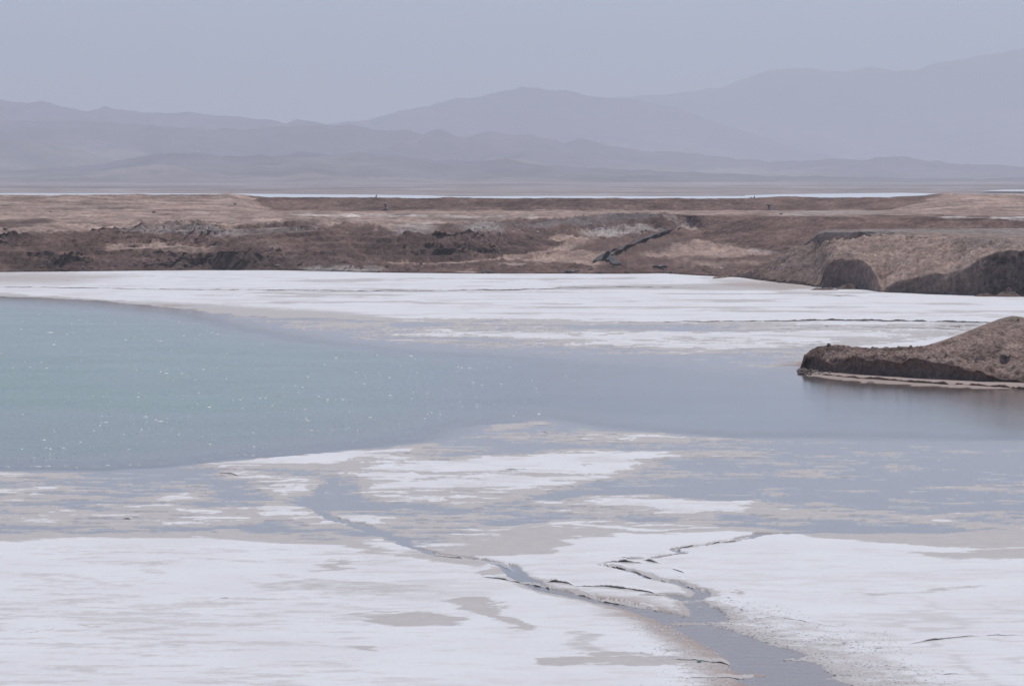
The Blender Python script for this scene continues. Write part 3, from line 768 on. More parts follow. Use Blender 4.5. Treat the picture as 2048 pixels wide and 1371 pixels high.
track = sstep(0.30, 0.62, fbm(Xg / 20.0, Dg / 5.0, 5, 85, 0.6)) * sstep(3.9, 4.2, seg) * (1 - sstep(6.9, 7.0, seg) * (1 - sstep(520, 440, Ug)) )
tint *= (1 - 0.34 * track)[..., None]
tint *= WARM
bank = grid_object("bank_terrain", X3, Y3, Z3, M_EARTH, None, {"tint": np.clip(tint, 0.02, 0.9)})
tag(bank, "brown excavated earth bank and embankment across the far side of the pond", kind="structure")

def on_bank(u, v):
    """spot of the bank that the photograph shows at (u, v)"""
    s, _ = ray(u, v)
    j = int(np.argmin(np.abs(sB - float(s))))
    _, vv = project(X3[:, j], Y3[:, j], Z3[:, j])
    hidden = np.minimum.accumulate(vv)
    i = int(np.argmax(hidden <= v)) if (hidden <= v).any() else len(vv) - 1
    return Vector((float(s) * Y3[i, j], Y3[i, j], Z3[i, j]))

# ---------------------------------------------------------------- desert plain to the foot of the mountains
vr = np.concatenate([np.linspace(405.2, 372, 110), [370, 368, 366.5, 365, 364, 363.4]])
_, dP = on_level(np.full(len(vr), W / 2), vr, 10.4)
sP = columns(8.0, -200, 2250, 0.7)
SS, DD = np.meshgrid(sP, dP)
XX = SS * DD
ups = sstep(1400, 1900, DD) * (1 - sstep(9000, 14000, DD))
ZZ = 10.4 + ups * (0.55 * fbm(XX / 90, DD / 260, 4, 301) + 1.3 * np.clip(fbm(XX / 260, DD / 420, 4, 305), 0, 1)) + sstep(3000, 9000, DD) * 3
tt = np.zeros(XX.shape + (3,)); tt[:] = (0.33, 0.29, 0.285)
tt *= (1 + 0.28 * fbm(XX / 160, DD / 300, 5, 311))[..., None]
plain = grid_object("desert_plain", XX, DD, ZZ, M_PLAIN, None, {"tint": tt})
tag(plain, "flat grey-brown desert plain reaching the mountains", kind="structure")

def flat_sheet(name, pts, z, mat, label):
    u = np.array([p[0] for p in pts], float); v = np.array([p[1] for p in pts], float)
    x, y = on_level(u, v, z)
    me = bpy.data.meshes.new(name)
    me.from_pydata([(float(a), float(b), z) for a, b in zip(x, y)], [], [list(range(len(pts)))])
    me.materials.append(mat)
    return tag(link(name, me), label, kind="structure")

flat_sheet("evaporation_pond_water", [(-900, 393), (540, 397), (1000, 400), (1480, 400), (1500, 391.8), (1300, 392.3), (1150, 391.6), (1000, 391.8), (900, 392.4), (850, 390.6), (640, 388.7), (480, 387.2), (130, 386.8), (-900, 385)], 10.95, M_PONDSALT, "narrow white strip of far evaporation pond behind the embankment")
flat_sheet("evaporation_pond_water", [(1490, 400), (1900, 400), (1905, 387.6), (1800, 385.6), (1690, 386.8), (1560, 388.5), (1490, 390.5)], 10.99, M_PONDSALT, "white far evaporation pond widening towards the right embankment")
flat_sheet("evaporation_pond_water", [(1960, 382), (2600, 384), (2600, 379.6), (2010, 379.3)], 11.3, M_PONDSALT, "thin white far pond strip above the right embankment")

# ---------------------------------------------------------------- mountains
def ridge(name, knots, D0, front, back, z0, base_col, label, seed, rough=0.16, step=6.0, extend=None):
    s = columns(step, -260, 2310, 0.55)
    k = np.array(knots, float)
    su, _ = ray(k[:, 0], k[:, 1])
    _, t = ray(k[:, 0], k[:, 1])
    d0 = D0 * (1 + 0.03 * fbm(s * 14, s * 0 + seed, 3, seed))
    tz = np.interp(s, su, t)
    tz = tz + 0.00036 * fbm(s * F / 30.0, s * 0 + seed, 5, seed + 3, 0.6)
    crest = np.maximum(CAM_H + tz * d0, z0 - 5)
    n = 54
    rows_d, rows_z = [], []
    for i in range(n + 1):
        q = i / n
        d = d0 - front * (1 - q) ** 1.15
        prof = q ** 1.55
        rows_d.append(d); rows_z.append(z0 + (crest - z0) * prof)
    for q in (0.15, 0.4, 1.0):
        rows_d.append(d0 + back * q); rows_z.append(z0 - 20 + (crest - z0 + 20) * (1 - q))
    Dm, Zm = np.array(rows_d), np.array(rows_z)
    Xm = s[None, :] * Dm
    hgt = np.maximum(crest - z0, 0)[None, :]
    rr = np.concatenate([np.arange(n + 1) / n, [1, 1, 1]])[:, None]
    fade = sstep(0.02, 0.3, rr) * (1 - sstep(0.82, 1.0, rr))
    sc = front / 5.0
    Zm = Zm + fade * hgt * rough * (2.2 * (ridged(Xm / sc, Dm / (sc * 1.5), 5, seed + 9) - 0.62) + 0.7 * fbm(Xm / (sc * 0.5), Dm / (sc * 0.5), 4, seed + 13))
    fan = sstep(0.30, 0.85, rr + 0.25 * fbm(Xm / (sc * 0.9), Dm / (sc * 1.6), 5, seed + 25))
    tt = lerp(np.array((0.25, 0.205, 0.195)), np.array(base_col), fan[..., None])
    tt *= (1 + 0.30 * fbm(Xm / (sc * 0.6), Dm / sc, 5, seed + 21, 0.6))[..., None]
    o = grid_object(name, Xm, Dm, Zm, M_ROCKY, None, {"tint": np.clip(tt, 0.02, 0.8)})
    return tag(o, label, kind="structure")

ROCK = (0.15, 0.112, 0.128)
ridge("mountain_ridge", [(-2500, 345), (0, 342), (200, 330), (300, 308), (350, 306), (440, 312), (560, 310), (600, 304), (680, 310), (780, 311), (830, 318), (920, 321), (960, 322), (1010, 318), (1090, 330), (1200, 336), (1320, 342), (1500, 350), (1800, 356), (4500, 358)],
      9000, 2600, 1000, 9, (0.125, 0.095, 0.108), "low dark foothill ridge in front of the hazy mountains", 401, 0.34)
ridge("mountain_ridge", [(-2500, 250), (-300, 246), (0, 240), (200, 243), (400, 258), (500, 258), (560, 252), (620, 251), (700, 250), (750, 258), (820, 262), (870, 271), (930, 273), (980, 264), (1030, 271), (1060, 268), (1130, 286), (1160, 277), (1220, 292), (1300, 302), (1400, 307), (1470, 318),
                         (1540, 322), (1620, 321), (1690, 316), (1740, 322), (1810, 317), (1850, 325), (1920, 328), (2048, 332), (2400, 340), (4500, 345)],
      12500, 3600, 1500, 9, ROCK, "middle mountain ridge sloping down from upper left to right", 421, 0.32)
ridge("mountain_ridge", [(-2500, 190), (-300, 186), (0, 197), (40, 205), (100, 208), (170, 222), (210, 215), (260, 220), (330, 228), (380, 223), (440, 232), (500, 235), (530, 238), (570, 246), (595, 238), (640, 247), (720, 262), (900, 300), (1100, 340), (4500, 358)],
      15500, 3000, 1800, 9, ROCK, "pale mountain ridge at the far left skyline", 441, 0.28)
ridge("mountain_ridge", [(-2500, 330), (300, 300), (640, 249), (740, 238), (800, 221), (860, 212), (910, 198), (950, 195), (1000, 183), (1045, 175), (1080, 177), (1110, 184), (1130, 180), (1170, 190), (1220, 195), (1280, 200), (1350, 215), (1450, 250), (1600, 300), (1800, 340), (4500, 350)],
      19000, 3800, 1800, 9, ROCK, "faint peaked mountain at the middle of the skyline", 461, 0.13)
ridge("mountain_ridge", [(-2500, 340), (900, 250), (1150, 205), (1220, 196), (1280, 190), (1350, 188), (1400, 180), (1450, 172), (1500, 152), (1540, 140), (1590, 137), (1640, 138), (1690, 146), (1740, 135), (1790, 142), (1830, 140), (1880, 125), (1950, 115), (2048, 97), (2200, 84), (2400, 98), (4500, 160)],
      24000, 4500, 2200, 9, ROCK, "palest tall mountain range rising to the right edge of the skyline", 481, 0.12)

# ================================================================== RIGHT CLIFF
sC = columns(1.6, 1400, 2110, 0.42)
sC = sC[sC > (1425 - W / 2) / F]
def T3(lst): return [(a, b, c) for a, b, c in lst]
c_base_v = [(1425, 560), (1470, 556), (1520, 563), (1560, 568), (1600, 572), (1640, 578), (1690, 580), (1740, 583), (1760, 587), (1850, 591), (1950, 594), (2048, 595), (2300, 600), (4500, 640)]
c0 = [(u, v + 2, -0.3) for u, v in c_base_v]
c1 = [(u, v - 1.5, 0.1) for u, v in c_base_v]
def zface(u, v, back=0.6):
    """height of a point seen at (u, v) that stands a little behind the base line"""
    vb = np.interp(u, [p[0] for p in c_base_v], [p[1] for p in c_base_v])
    d = on_level(u, vb, 0.0)[1] + back
    return CAM_H + ray(u, v)[1] * d
face = [(1425, 559), (1470, 554), (1500, 555), (1530, 556), (1560, 563), (1575, 564), (1590, 562), (1605, 565), (1620, 569), (1632, 571), (1641, 571), (1645, 559), (1648, 548), (1653, 537), (1660, 529), (1668, 524.5), (1680, 522.5), (1695, 523.5), (1712, 522.5), (1725, 525), (1735, 530), (1743, 537), (1749, 546), (1753, 556), (1757, 568), (1762, 579), (1766, 583), (1774, 576), (1784, 570), (1830, 557), (1868, 548), (1890, 549), (1915, 545), (1935, 535), (1950, 525), (1975, 512), (2000, 503), (2030, 502), (2060, 505), (2150, 512), (2300, 520), (4500, 560)]
face = sorted(face)
c2 = [(u, v, float(zface(u, v, 0.9))) for u, v in face]
c_mid = [(1425, 557, .3), (1470, 551.5, .5), (1500, 545, 1.1), (1530, 537, 1.8), (1570, 506, 4.2), (1590, 493, 5.3), (1625, 486, 5.9), (1632, 484, 6.2), (1650, 484, 6.4), (1700, 478, 7.0), (1800, 474, 7.35), (1900, 476, 7.3), (1960, 482, 7.15), (2000, 486, 7.0), (2048, 490, 6.8), (2300, 492, 6.8), (4500, 500, 6.8)]
c_rim = [(1425, 556.5, .3), (1470, 551, .5), (1500, 544, 1.1), (1530, 536, 1.8), (1570, 505, 4.2), (1590, 492, 5.35), (1612, 485, 6.0), (1625, 477, 6.7), (1636, 469, 7.5), (1652, 465, 8.0), (1700, 464, 8.1), (1790, 463, 8.15), (1850, 466, 7.95), (1920, 468, 7.85), (1980, 471, 7.7), (2048, 476, 7.4), (2300, 480, 7.2), (4500, 485, 7.2)]
c_top = [(1425, 556, .2), (1470, 550, .4), (1500, 543, 1.0), (1530, 535.5, 1.6), (1570, 504.5, 4.0), (1590, 491.5, 5.2), (1612, 484, 5.9), (1625, 475, 6.7), (1636, 464, 7.7), (1652, 459.5, 8.15), (1800, 457.5, 8.2), (2048, 456.5, 8.2), (4500, 458, 8.2)]
dT, zT = curve(c_top, sC)
d2c, z2c = curve(c2, sC)
xx = sC * d2c
z2c = z2c + sstep(0.3, 1.2, z2c) * (0.16 * fbm(xx / 0.9, xx * 0, 5, 531, 0.65) + 0.12 * fbm(xx / 3.5, xx * 0, 3, 533))
Dc, Zc, sg = loft([c0, c1, (d2c, z2c), c_mid, c_rim, c_top, (dT + 6.0, zT * 0 - 0.5)], [3, 44, 74, 16, 12, 5], sC, 0.35)
Xc = sC[None, :] * Dc
Uc, Vc = project(Xc, Dc, Zc)
onface = sstep(0.9, 1.15, sg) * (1 - sstep(1.9, 2.02, sg))
slope = sstep(1.95, 2.2, sg) * (1 - sstep(2.9, 3.1, sg))
body = sstep(0.8, 1.1, sg) * (1 - sstep(4.8, 5.2, sg))
flute = fbm(Xc / 0.9, Zc / 5.0, 4, 501); lumpc = fbm(Xc / 2.2, Zc / 1.8 + Dc / 3.0, 5, 503, 0.6)
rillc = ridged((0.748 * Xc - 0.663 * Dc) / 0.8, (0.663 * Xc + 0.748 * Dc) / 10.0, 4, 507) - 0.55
Yc = Dc + onface * (0.40 * flute + 0.95 * lumpc * (0.40 + sstep(1930, 1990, Uc) * 1.6 + (1 - sstep(1620, 1660, Uc)) * 1.0))
alc = np.exp(-(((Uc - 1697) / 50) ** 4)) * sstep(0.9, 1.1, sg) * (1 - sstep(2.0, 2.25, sg))
Yc = Yc + 2.2 * alc * (1 - ((Uc - 1697) / 60) ** 2 * 0.8).clip(0, 1)
rough_c = slope + 0.8 * sstep(3.0, 3.1, sg) * (1 - sstep(4.0, 4.1, sg))
Zc2 = Zc + slope * (1.1 * rillc + 0.75 * lumpc) + 0.10 * body * fbm(Xc / 0.7, Dc / 0.9 + Zc, 4, 511)
Yc = Yc + rough_c * (0.55 * lumpc)
scarp = sstep(3.0, 3.1, sg) * (1 - sstep(3.95, 4.2, sg))
Yc = Yc + scarp * 1.1 * fbm(Xc / 2.6, Xc * 0, 4, 517)
Zc2 += sstep(4.0, 4.3, sg) * (1 - sstep(4.9, 5.0, sg)) * 0.07 * fbm(Xc / 1.5, Dc / 3, 4, 519)
Xc2 = sC[None, :] * Yc
pc = [
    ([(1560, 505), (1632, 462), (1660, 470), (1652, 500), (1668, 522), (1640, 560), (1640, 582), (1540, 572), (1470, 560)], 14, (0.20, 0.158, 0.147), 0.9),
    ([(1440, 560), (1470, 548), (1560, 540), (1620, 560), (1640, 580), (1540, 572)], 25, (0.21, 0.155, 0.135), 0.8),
    ([(1632, 474), (1632, 455), (4500, 452), (4500, 475), (2048, 472), (1850, 466)], 12, (0.265, 0.235, 0.225), 1.0),
    ([(1660, 480), (1690, 476), (1760, 482), (1740, 520), (1700, 520), (1665, 505)], 40, (0.36, 0.28, 0.245), 0.6),
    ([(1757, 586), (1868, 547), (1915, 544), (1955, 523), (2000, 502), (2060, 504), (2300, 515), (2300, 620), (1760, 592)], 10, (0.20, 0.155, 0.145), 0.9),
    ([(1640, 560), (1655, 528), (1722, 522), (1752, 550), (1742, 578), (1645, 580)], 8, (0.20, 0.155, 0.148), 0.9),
    ([(1880, 560), (1935, 520), (1975, 505), (1960, 516), (1900, 555)], 8, (0.38, 0.30, 0.265), 0.8),
    ([(1900, 478), (1960, 472), (2060, 480), (2048, 498), (1980, 500), (1930, 500)], 30, (0.24, 0.205, 0.195), 0.7),
]
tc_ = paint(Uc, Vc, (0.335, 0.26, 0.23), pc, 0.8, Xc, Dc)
tc_ *= (1 + 0.55 * slope * rillc + 0.26 * fbm(Xc / 2.5, Dc / 4 + Zc / 1.2, 5, 521, 0.6) + 0.09 * fbm(Xc / 20, Zc / 0.3, 3, 523) * onface)[..., None]  # tint darkens in the rill furrows: their shade is painted into the colour
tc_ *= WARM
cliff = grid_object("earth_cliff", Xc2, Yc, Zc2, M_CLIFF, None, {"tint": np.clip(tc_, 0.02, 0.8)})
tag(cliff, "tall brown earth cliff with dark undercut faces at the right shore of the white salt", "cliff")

def on_mesh(o, p, reach=30.0):
    """drop straight down on an object from above p"""
    ok, loc, nor, _ = o.ray_cast(Vector((p[0], p[1], p[2] + reach)), Vector((0, 0, -1)))
    return loc if ok else Vector(p)

# ================================================================== SPOIL MOUND
sM = columns(1.2, 1590, 2110, 0.40)
sM = sM[sM > (1598 - W / 2) / F]
m_base = [(1598, 744), (1612, 742), (1625, 744), (1650, 747), (1714, 753), (1821, 760), (1955, 768), (2048, 771), (2300, 780), (4500, 830)]
def zm(u, v, back):
    vb = np.interp(u, [p[0] for p in m_base], [p[1] for p in m_base])
    return float(CAM_H + ray(u, v)[1] * (on_level(u, vb, 0.0)[1] + back))
m_face = [(1598, 743), (1606, 728), (1611, 720), (1620, 716), (1632, 715), (1640, 722), (1650, 724), (1668, 729), (1687, 724), (1700, 718), (1711, 714), (1722, 718), (1735, 724), (1750, 720), (1768, 719), (1785, 725), (1802, 730), (1818, 720), (1832, 716), (1850, 722), (1875, 728),
          (1900, 733), (1917, 735), (1930, 744), (1939, 746), (1955, 742), (1970, 748), (1982, 754), (2003, 762), (2030, 764), (2048, 765), (2120, 766), (2300, 772), (4500, 800)]
m_top = [(1598, 742, 6), (1605, 724, 4), (1610, 712, 5), (1616, 704, 6), (1626, 696, 7), (1650, 691, 8), (1680, 689.5, 9), (1692, 690, 9.5), (1702, 694, 10), (1780, 695, 11), (1850, 691, 12), (1880, 682, 14), (1920, 668, 16), (1960, 652, 18), (2000, 637, 19), (2025, 631, 20), (2060, 636, 20), (2120, 654, 20), (2200, 668, 20), (2300, 672, 20), (4500, 690, 20)]
q0 = [(u, v + 3, -0.25) for u, v in m_base]
q1 = [(u, v, 0.1) for u, v in m_base]
q2 = [(u, v, zm(u, v, 0.55)) for u, v in m_face]
q4 = [(u, v, zm(u, v, b)) for u, v, b in m_top]
d2, z2 = curve(q2, sM); d4, z4 = curve(q4, sM)
xx = sM * d2
z2 = z2 + sstep(0.25, 0.8, z2) * (0.10 * fbm(xx / 0.5, xx * 0, 5, 635, 0.65))
arm = sstep((1880 - W / 2) / F, (1800 - W / 2) / F, sM)
dq3 = lerp(d2, d4, 0.5); zq3 = lerp(z2, z4, 0.5) - 0.10 * arm
Dm, Zm, sg = loft([q0, q1, (d2, z2), (dq3, zq3), (d4, z4), (d4 + 3.0, z4 - 0.55), (d4 + 12, z4 * 0 - 0.4)], [3, 36, 60, 44, 6, 10], sM, 0.25)
Xm = sM[None, :] * Dm
Um, Vm = project(Xm, Dm, Zm)
onf = sstep(0.9, 1.1, sg) * (1 - sstep(1.92, 2.02, sg))
upper = sstep(1.97, 2.1, sg) * (1 - sstep(3.7, 4.0, sg))
lm = fbm(Xm / 0.75, Dm / 0.9 + Zm / 0.6, 5, 601, 0.6); lb = fbm(Xm / 3.2, Dm / 4.0, 4, 603)
hook = fbm(Xm / 1.4, Zm / 0.8, 4, 607)
tip = 1 - sstep(1640, 1660, Um)
Ym = Dm + onf * (0.30 * hook + 0.10 * fbm(Xm / 0.25, Zm * 0.6, 3, 609)) + 0.35 * tip * onf * lm
# the face leans over a little at its foot
Ym = Ym + onf * 0.35 * (1 - np.abs(2 * (sg - 1.5)).clip(0, 1))
Zm2 = Zm + upper * (0.25 * lm + 0.22 * lb * (1 - 0.6 * arm[None, :])) + upper * arm[None, :] * 0.03 * lm + tip * upper * 0.10 * lm + upper * 0.16 * np.clip(fbm(Xm / 0.42, Dm / 0.5, 4, 631, 0.65), 0, 1)
pocks = np.clip(fbm(Xm / 0.8, Dm / 1.2, 3, 613) - 0.62, 0, 1)
Zm2 -= upper * pocks * 0.5
crest_m = sstep(3.6, 4.0, sg) * (1 - sstep(4.2, 5.0, sg))
Zm2 += crest_m * arm[None, :] * 0.07 * fbm(Xm / 0.35, Dm * 0, 3, 617)
Xm2 = sM[None, :] * Ym
pm = [
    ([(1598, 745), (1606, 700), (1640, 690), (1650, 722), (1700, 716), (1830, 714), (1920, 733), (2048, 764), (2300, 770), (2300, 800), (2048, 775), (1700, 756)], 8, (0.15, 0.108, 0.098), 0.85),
    ([(1620, 694), (1660, 690), (1700, 694), (1840, 692), (1870, 688), (1850, 700), (1720, 703), (1640, 706)], 14, (0.175, 0.122, 0.105), 0.8),
    ([(1700, 703), (1840, 700), (1830, 708), (1740, 712)], 20, (0.29, 0.222, 0.195), 0.8),
    ([(1940, 665), (2030, 640), (2100, 650), (2060, 668), (1980, 680)], 40, (0.33, 0.262, 0.235), 0.7),
    ([(1985, 640), (2010, 632), (2050, 634), (2040, 641), (2010, 640)], 14, (0.235, 0.225, 0.195), 0.8),
    ([(1930, 690), (2000, 690), (1990, 720), (1920, 715)], 40, (0.19, 0.145, 0.13), 0.6),
]
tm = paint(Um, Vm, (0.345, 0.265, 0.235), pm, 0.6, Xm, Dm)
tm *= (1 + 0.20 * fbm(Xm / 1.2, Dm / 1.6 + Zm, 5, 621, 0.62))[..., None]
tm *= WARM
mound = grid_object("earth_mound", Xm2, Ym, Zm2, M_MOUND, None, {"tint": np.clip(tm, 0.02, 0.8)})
tag(mound, "brown earth spoil mound with a low crumbling arm jutting over the water", "mound")

bpy.context.view_layer.update()

# ================================================================== rubble heaps at the foot of the cliff
def heap(u0, u1, v_base, v_peak, label, seed, skew=0.5):
    x0, y0 = on_level(u0, v_base, 0.0); x1, y1 = on_level(u1, v_base, 0.0)
    cx, cy_ = (x0 + x1) / 2, (y0 + y1) / 2
    hw = (x1 - x0) / 2
    hz = CAM_H + ray((u0 + u1) / 2, v_peak)[1] * (cy_ + hw * 0.7)
    n = 46
    g = np.linspace(-1, 1, n)
    A, B = np.meshgrid(g, g)
    r = np.hypot(A, B)
    base = np.clip(1 - r, 0, 1)
    prof = np.where(r < 1, base ** 0.9, 0)
    nx = cx + A * hw; ny = cy_ + hw * 0.65 + B * hw * 0.75
    Zh = hz * prof * (0.8 + 0.35 * fbm(A * 2.2, B * 2.2, 3, seed)) + 0.13 * prof ** 0.4 * fbm(nx / 0.4, ny / 0.4, 4, seed + 5, 0.6) - 0.15 * (r >= 0.97)
    t_ = np.zeros(A.shape + (3,)); t_[:] = (0.225, 0.155, 0.13)
    t_ *= (1 + 0.2 * fbm(nx / 0.8, ny / 0.8, 4, seed + 9))[..., None]
    o = grid_object("rubble_heap", nx, ny, Zh, M_MOUND, None, {"tint": t_})
    return tag(o, label, "heap", "heaps of fallen earth below the cliff")
heap(1672, 1722, 579.5, 563, "reddish cone of fallen earth in front of the dark rounded undercut", 701)
heap(1618, 1682, 581, 572, "low reddish fallen earth beside the rounded undercut's left edge", 711)
heap(1948, 1998, 594, 583, "small fallen earth heap at the foot of the tall dark cliff face", 721)
heap(1990, 2052, 594.5, 576, "larger fallen earth heap at the picture's right edge below the cliff", 731)

# ================================================================== single rocks and clods
def rock_mesh(name, seed, mat, sub=2, flat=0.75, rough=0.28):
    bm = bmesh.new()
    bmesh.ops.create_icosphere(bm, subdivisions=sub, radius=1.0)
    P = np.array([v.co[:] for v in bm.verts])
    n1 = fbm(P[:, 0] * 1.3 + seed, P[:, 1] * 1.3 + P[:, 2] * 1.1, 3, seed) * rough
    n2 = fbm(P[:, 2] * 1.6 - seed, P[:, 0] * 1.5 + P[:, 1], 3, seed + 4) * rough * 0.7
    for v, a, b in zip(bm.verts, n1, n2):
        v.co = v.co * (1 + a + b)
        v.co.z *= flat
    me = bpy.data.meshes.new(name)
    bm.to_mesh(me); bm.free()
    me.materials.append(mat)
    return me

CLODS = [rock_mesh("clod", 31 + i * 7, M_CLOD, 2, 0.72, 0.42) for i in range(6)]
def put_rock(name, me, p, size, label, cat, group=None, sink=0.35):
    o = link(name, me)
    o.location = (p[0], p[1], p[2] + size * 0.7 * (1 - 2 * sink) * 0.5)
    sx = size * random.uniform(0.8, 1.25)
    o.scale = (sx, size * random.uniform(0.8, 1.2), size * random.uniform(0.75, 1.1))
    o.rotation_euler = (random.uniform(-.3, .3), random.uniform(-.3, .3), random.uniform(0, 6.28))
    return tag(o, label, cat, group)

# clods that slid off the tip of the mound's arm
for i in range(58):
    a = random.random() ** 0.8
    u = random.uniform(1596, 1668); v = random.uniform(738, 750) - (u - 1596) * 0.02
    if u < 1615: v = random.uniform(739, 747)
    x, y = on_level(u, v, 0.05)
    put_rock("earth_clod", random.choice(CLODS), (float(x), float(y), 0.04), random.uniform(0.07, 0.22), "small brown earth clod fallen at the water-side tip of the mound's arm", "clod", "clods at the tip of the mound")
for u, v, sz, lab in ((1658, 688, .17, "single dark stone perched on top of the mound's low arm"), (2035, 641, .13, "small dark stone just below the mound's summit"),
                      (2011, 717, .34, "dark stone lying in a hollow on the mound's broad slope")):
    s, _ = ray(u, v)
    j = int(np.argmin(np.abs(sM - float(s))))
    _, vv = project(Xm2[:, j], Ym[:, j], Zm2[:, j]); hid = np.minimum.accumulate(vv)
    i = int(np.argmax(hid <= v)) if (hid <= v).any() else int(np.argmin(vv))
    put_rock("stone", CLODS[int(u) % 6], (Xm2[i, j], Ym[i, j], Zm2[i, j]), sz, lab, "stone")
# dark stones seen one by one on the plateau
for u, v, sz, lab in ((102, 425, .28, "small dark stone alone on the pale plateau at the left"), (308, 427, .5, "dark stone on the pale plateau beside a faint track"),
                      (470, 409, .45, "dark stone on the slope below the left embankment's peak"), (1562, 429, .38, "dark stone on the pale strip right of the hooded pump"),
                      (1632, 440, .3, "dark stone on the brown slope under the pale strip"), (10, 462, .5, "dark stone by the plateau edge at the far left")):
    p = on_bank(u, v)
    put_rock("stone", CLODS[int(u) % 6], p, sz, lab, "stone")
# loose boulders at the toe of the bank
for i in range(46):
    u = random.choice([random.uniform(560, 1020), random.uniform(1180, 1560), random.uniform(0, 560)]); v = np.interp(u, [p[0] for p in SHORE], [p[1] for p in SHORE]) - random.uniform(3, 16)
    p = on_bank(u, v)
    put_rock("boulder", random.choice(CLODS), p, random.uniform(0.15, 0.45), "small brown boulder strewn along the toe of the far bank", "boulder", "boulders along the toe of the far bank")
# pale salt blocks of the quarried rim
SALTB = [rock_mesh("salt_block", 131 + i * 7, M_SALTBLOCK, 1, 0.8, 0.4) for i in range(4)]
for i in range(34):
    u = random.choice([random.uniform(1170, 1325), random.uniform(900, 1170)]); v = random.uniform(450, 470)
    p = on_bank(u, v)
    put_rock("salt_block", random.choice(SALTB), p, random.uniform(0.12, 0.34), "broken grey-white salt block on the rough quarried face behind the bench", "block", "broken salt blocks on the quarried face")

# ================================================================== liner in the ditch
def liner():
    pts = [(1187, 527, 2), (1196, 525, 6), (1207, 521, 9.5), (1220, 514, 9), (1236, 506, 7), (1252, 499, 6), (1268, 493, 5), (1285, 486, 4.5), (1300, 479, 4), (1318, 472, 4.5), (1335, 465, 6), (1347, 457, 7)]
    rows = []
    for k in range(len(pts) - 1):
        for t in np.linspace(0, 1, 6, endpoint=False):
            a, b = pts[k], pts[k + 1]
            rows.append(tuple(lerp(np.array(a), np.array(b), t)))
    rows.append(pts[-1])
    n = 7
    Xl = np.zeros((len(rows), n)); Yl = Xl.copy(); Zl = Xl.copy()
    pp = np.array([on_bank(u, v)[:] for u, v, w in rows])
    ker = np.ones(15) / 15
    pp = np.stack([np.convolve(np.pad(pp[:, k], 7, mode='edge'), ker, 'valid') for k in range(3)], 1)
    for i, (u, v, w) in enumerate(rows):
        p = Vector(pp[i])
        for j in range(n):
            q = j / (n - 1) * 2 - 1
            e = 0.05 * math.sin(i * 1.7 + j * 2.1) + 0.06 * math.sin(i * 0.6)
            # a fold standing up along the ditch edge
            Xl[i, j] = p.x + q * 0.9 + e
            Yl[i, j] = p.y - 0.5 + (q + 1) * 0.55 + e * 0.5
            Zl[i, j] = p.z + 0.06 + (q * 0.5 + 0.5) ** 0.7 * w / 12.0 * (0.75 + 0.9 * float(noise(i * 0.37, 3.3, 77))) + 0.03 * math.sin(i * 2.3 + j)
    o = grid_object("pond_liner", Xl, Yl, Zl, M_LINER)
    md = o.modifiers.new("thickness", 'SOLIDIFY'); md.thickness = 0.03
    return tag(o, "black plastic pond liner folded along the diagonal ditch on the brown bench", "liner")
liner()
def liner_small():
    pts = [(1215, 520), (1224, 525), (1232, 530), (1240, 534)]
    rows = []
    for k in range(3):
        for t in (0, .25, .5, .75): rows.append((lerp(pts[k][0], pts[k + 1][0], t), lerp(pts[k][1], pts[k + 1][1], t)))
    Xl = np.zeros((len(rows), 5)); Yl = Xl.copy(); Zl = Xl.copy()
    for i, (u, v) in enumerate(rows):
        p = on_bank(u, v)
        for j in range(5):
            q = j / 2 - 1
            Xl[i, j] = p.x + q * 0.6 + 0.1 * math.sin(i * 2 + j); Yl[i, j] = p.y + q * 0.5
            Zl[i, j] = p.z + 0.15 + (q + 1) * 0.25 * (1 - i / 14) + 0.06 * math.sin(i * 1.3 + j * 2)
    o = grid_object("pond_liner", Xl, Yl, Zl, M_LINER)
    md = o.modifiers.new("thickness", 'SOLIDIFY'); md.thickness = 0.03
    return tag(o, "short torn flap of black liner trailing down to the shore below the ditch", "liner")
liner_small()

# ================================================================== pipes on the shore
def tube(bm, p0, p1, r, ri=None, seg=20):
    p0, p1 = Vector(p0), Vector(p1)
    ax = (p1 - p0).normalized()
    a = ax.orthogonal().normalized(); b = ax.cross(a)
    rings = []
    spec = [(p0, r), (p1, r)] + ([(p1, ri), (p0, ri)] if ri else [])
    for c, rr in spec:
        rings.append([bm.verts.new(c + (a * math.cos(2 * math.pi * i / seg) + b * math.sin(2 * math.pi * i / seg)) * rr) for i in range(seg)])
    m = len(rings)
    for k in range(m if ri else 1):
        A, B = rings[k], rings[(k + 1) % m]
        for i in range(seg):
            bm.faces.new((A[i], A[(i + 1) % seg], B[(i + 1) % seg], B[i]))
    if not ri:
        bm.faces.new(list(reversed(rings[0]))); bm.faces.new(rings[1])

def box(bm, c, size, rot=None, bevel=0.0):
    r = bmesh.ops.create_cube(bm, size=1.0)
    M = Matrix.Translation(Vector(c)) @ (rot.to_4x4() if rot else Matrix.Identity(4)) @ Matrix.Diagonal((*size, 1))
    bmesh.ops.transform(bm, matrix=M, verts=r["verts"])
    if bevel:
        es = list({e for v in r["verts"] for e in v.link_edges})
        bmesh.ops.bevel(bm, geom=es, offset=bevel, segments=1, affect='EDGES')

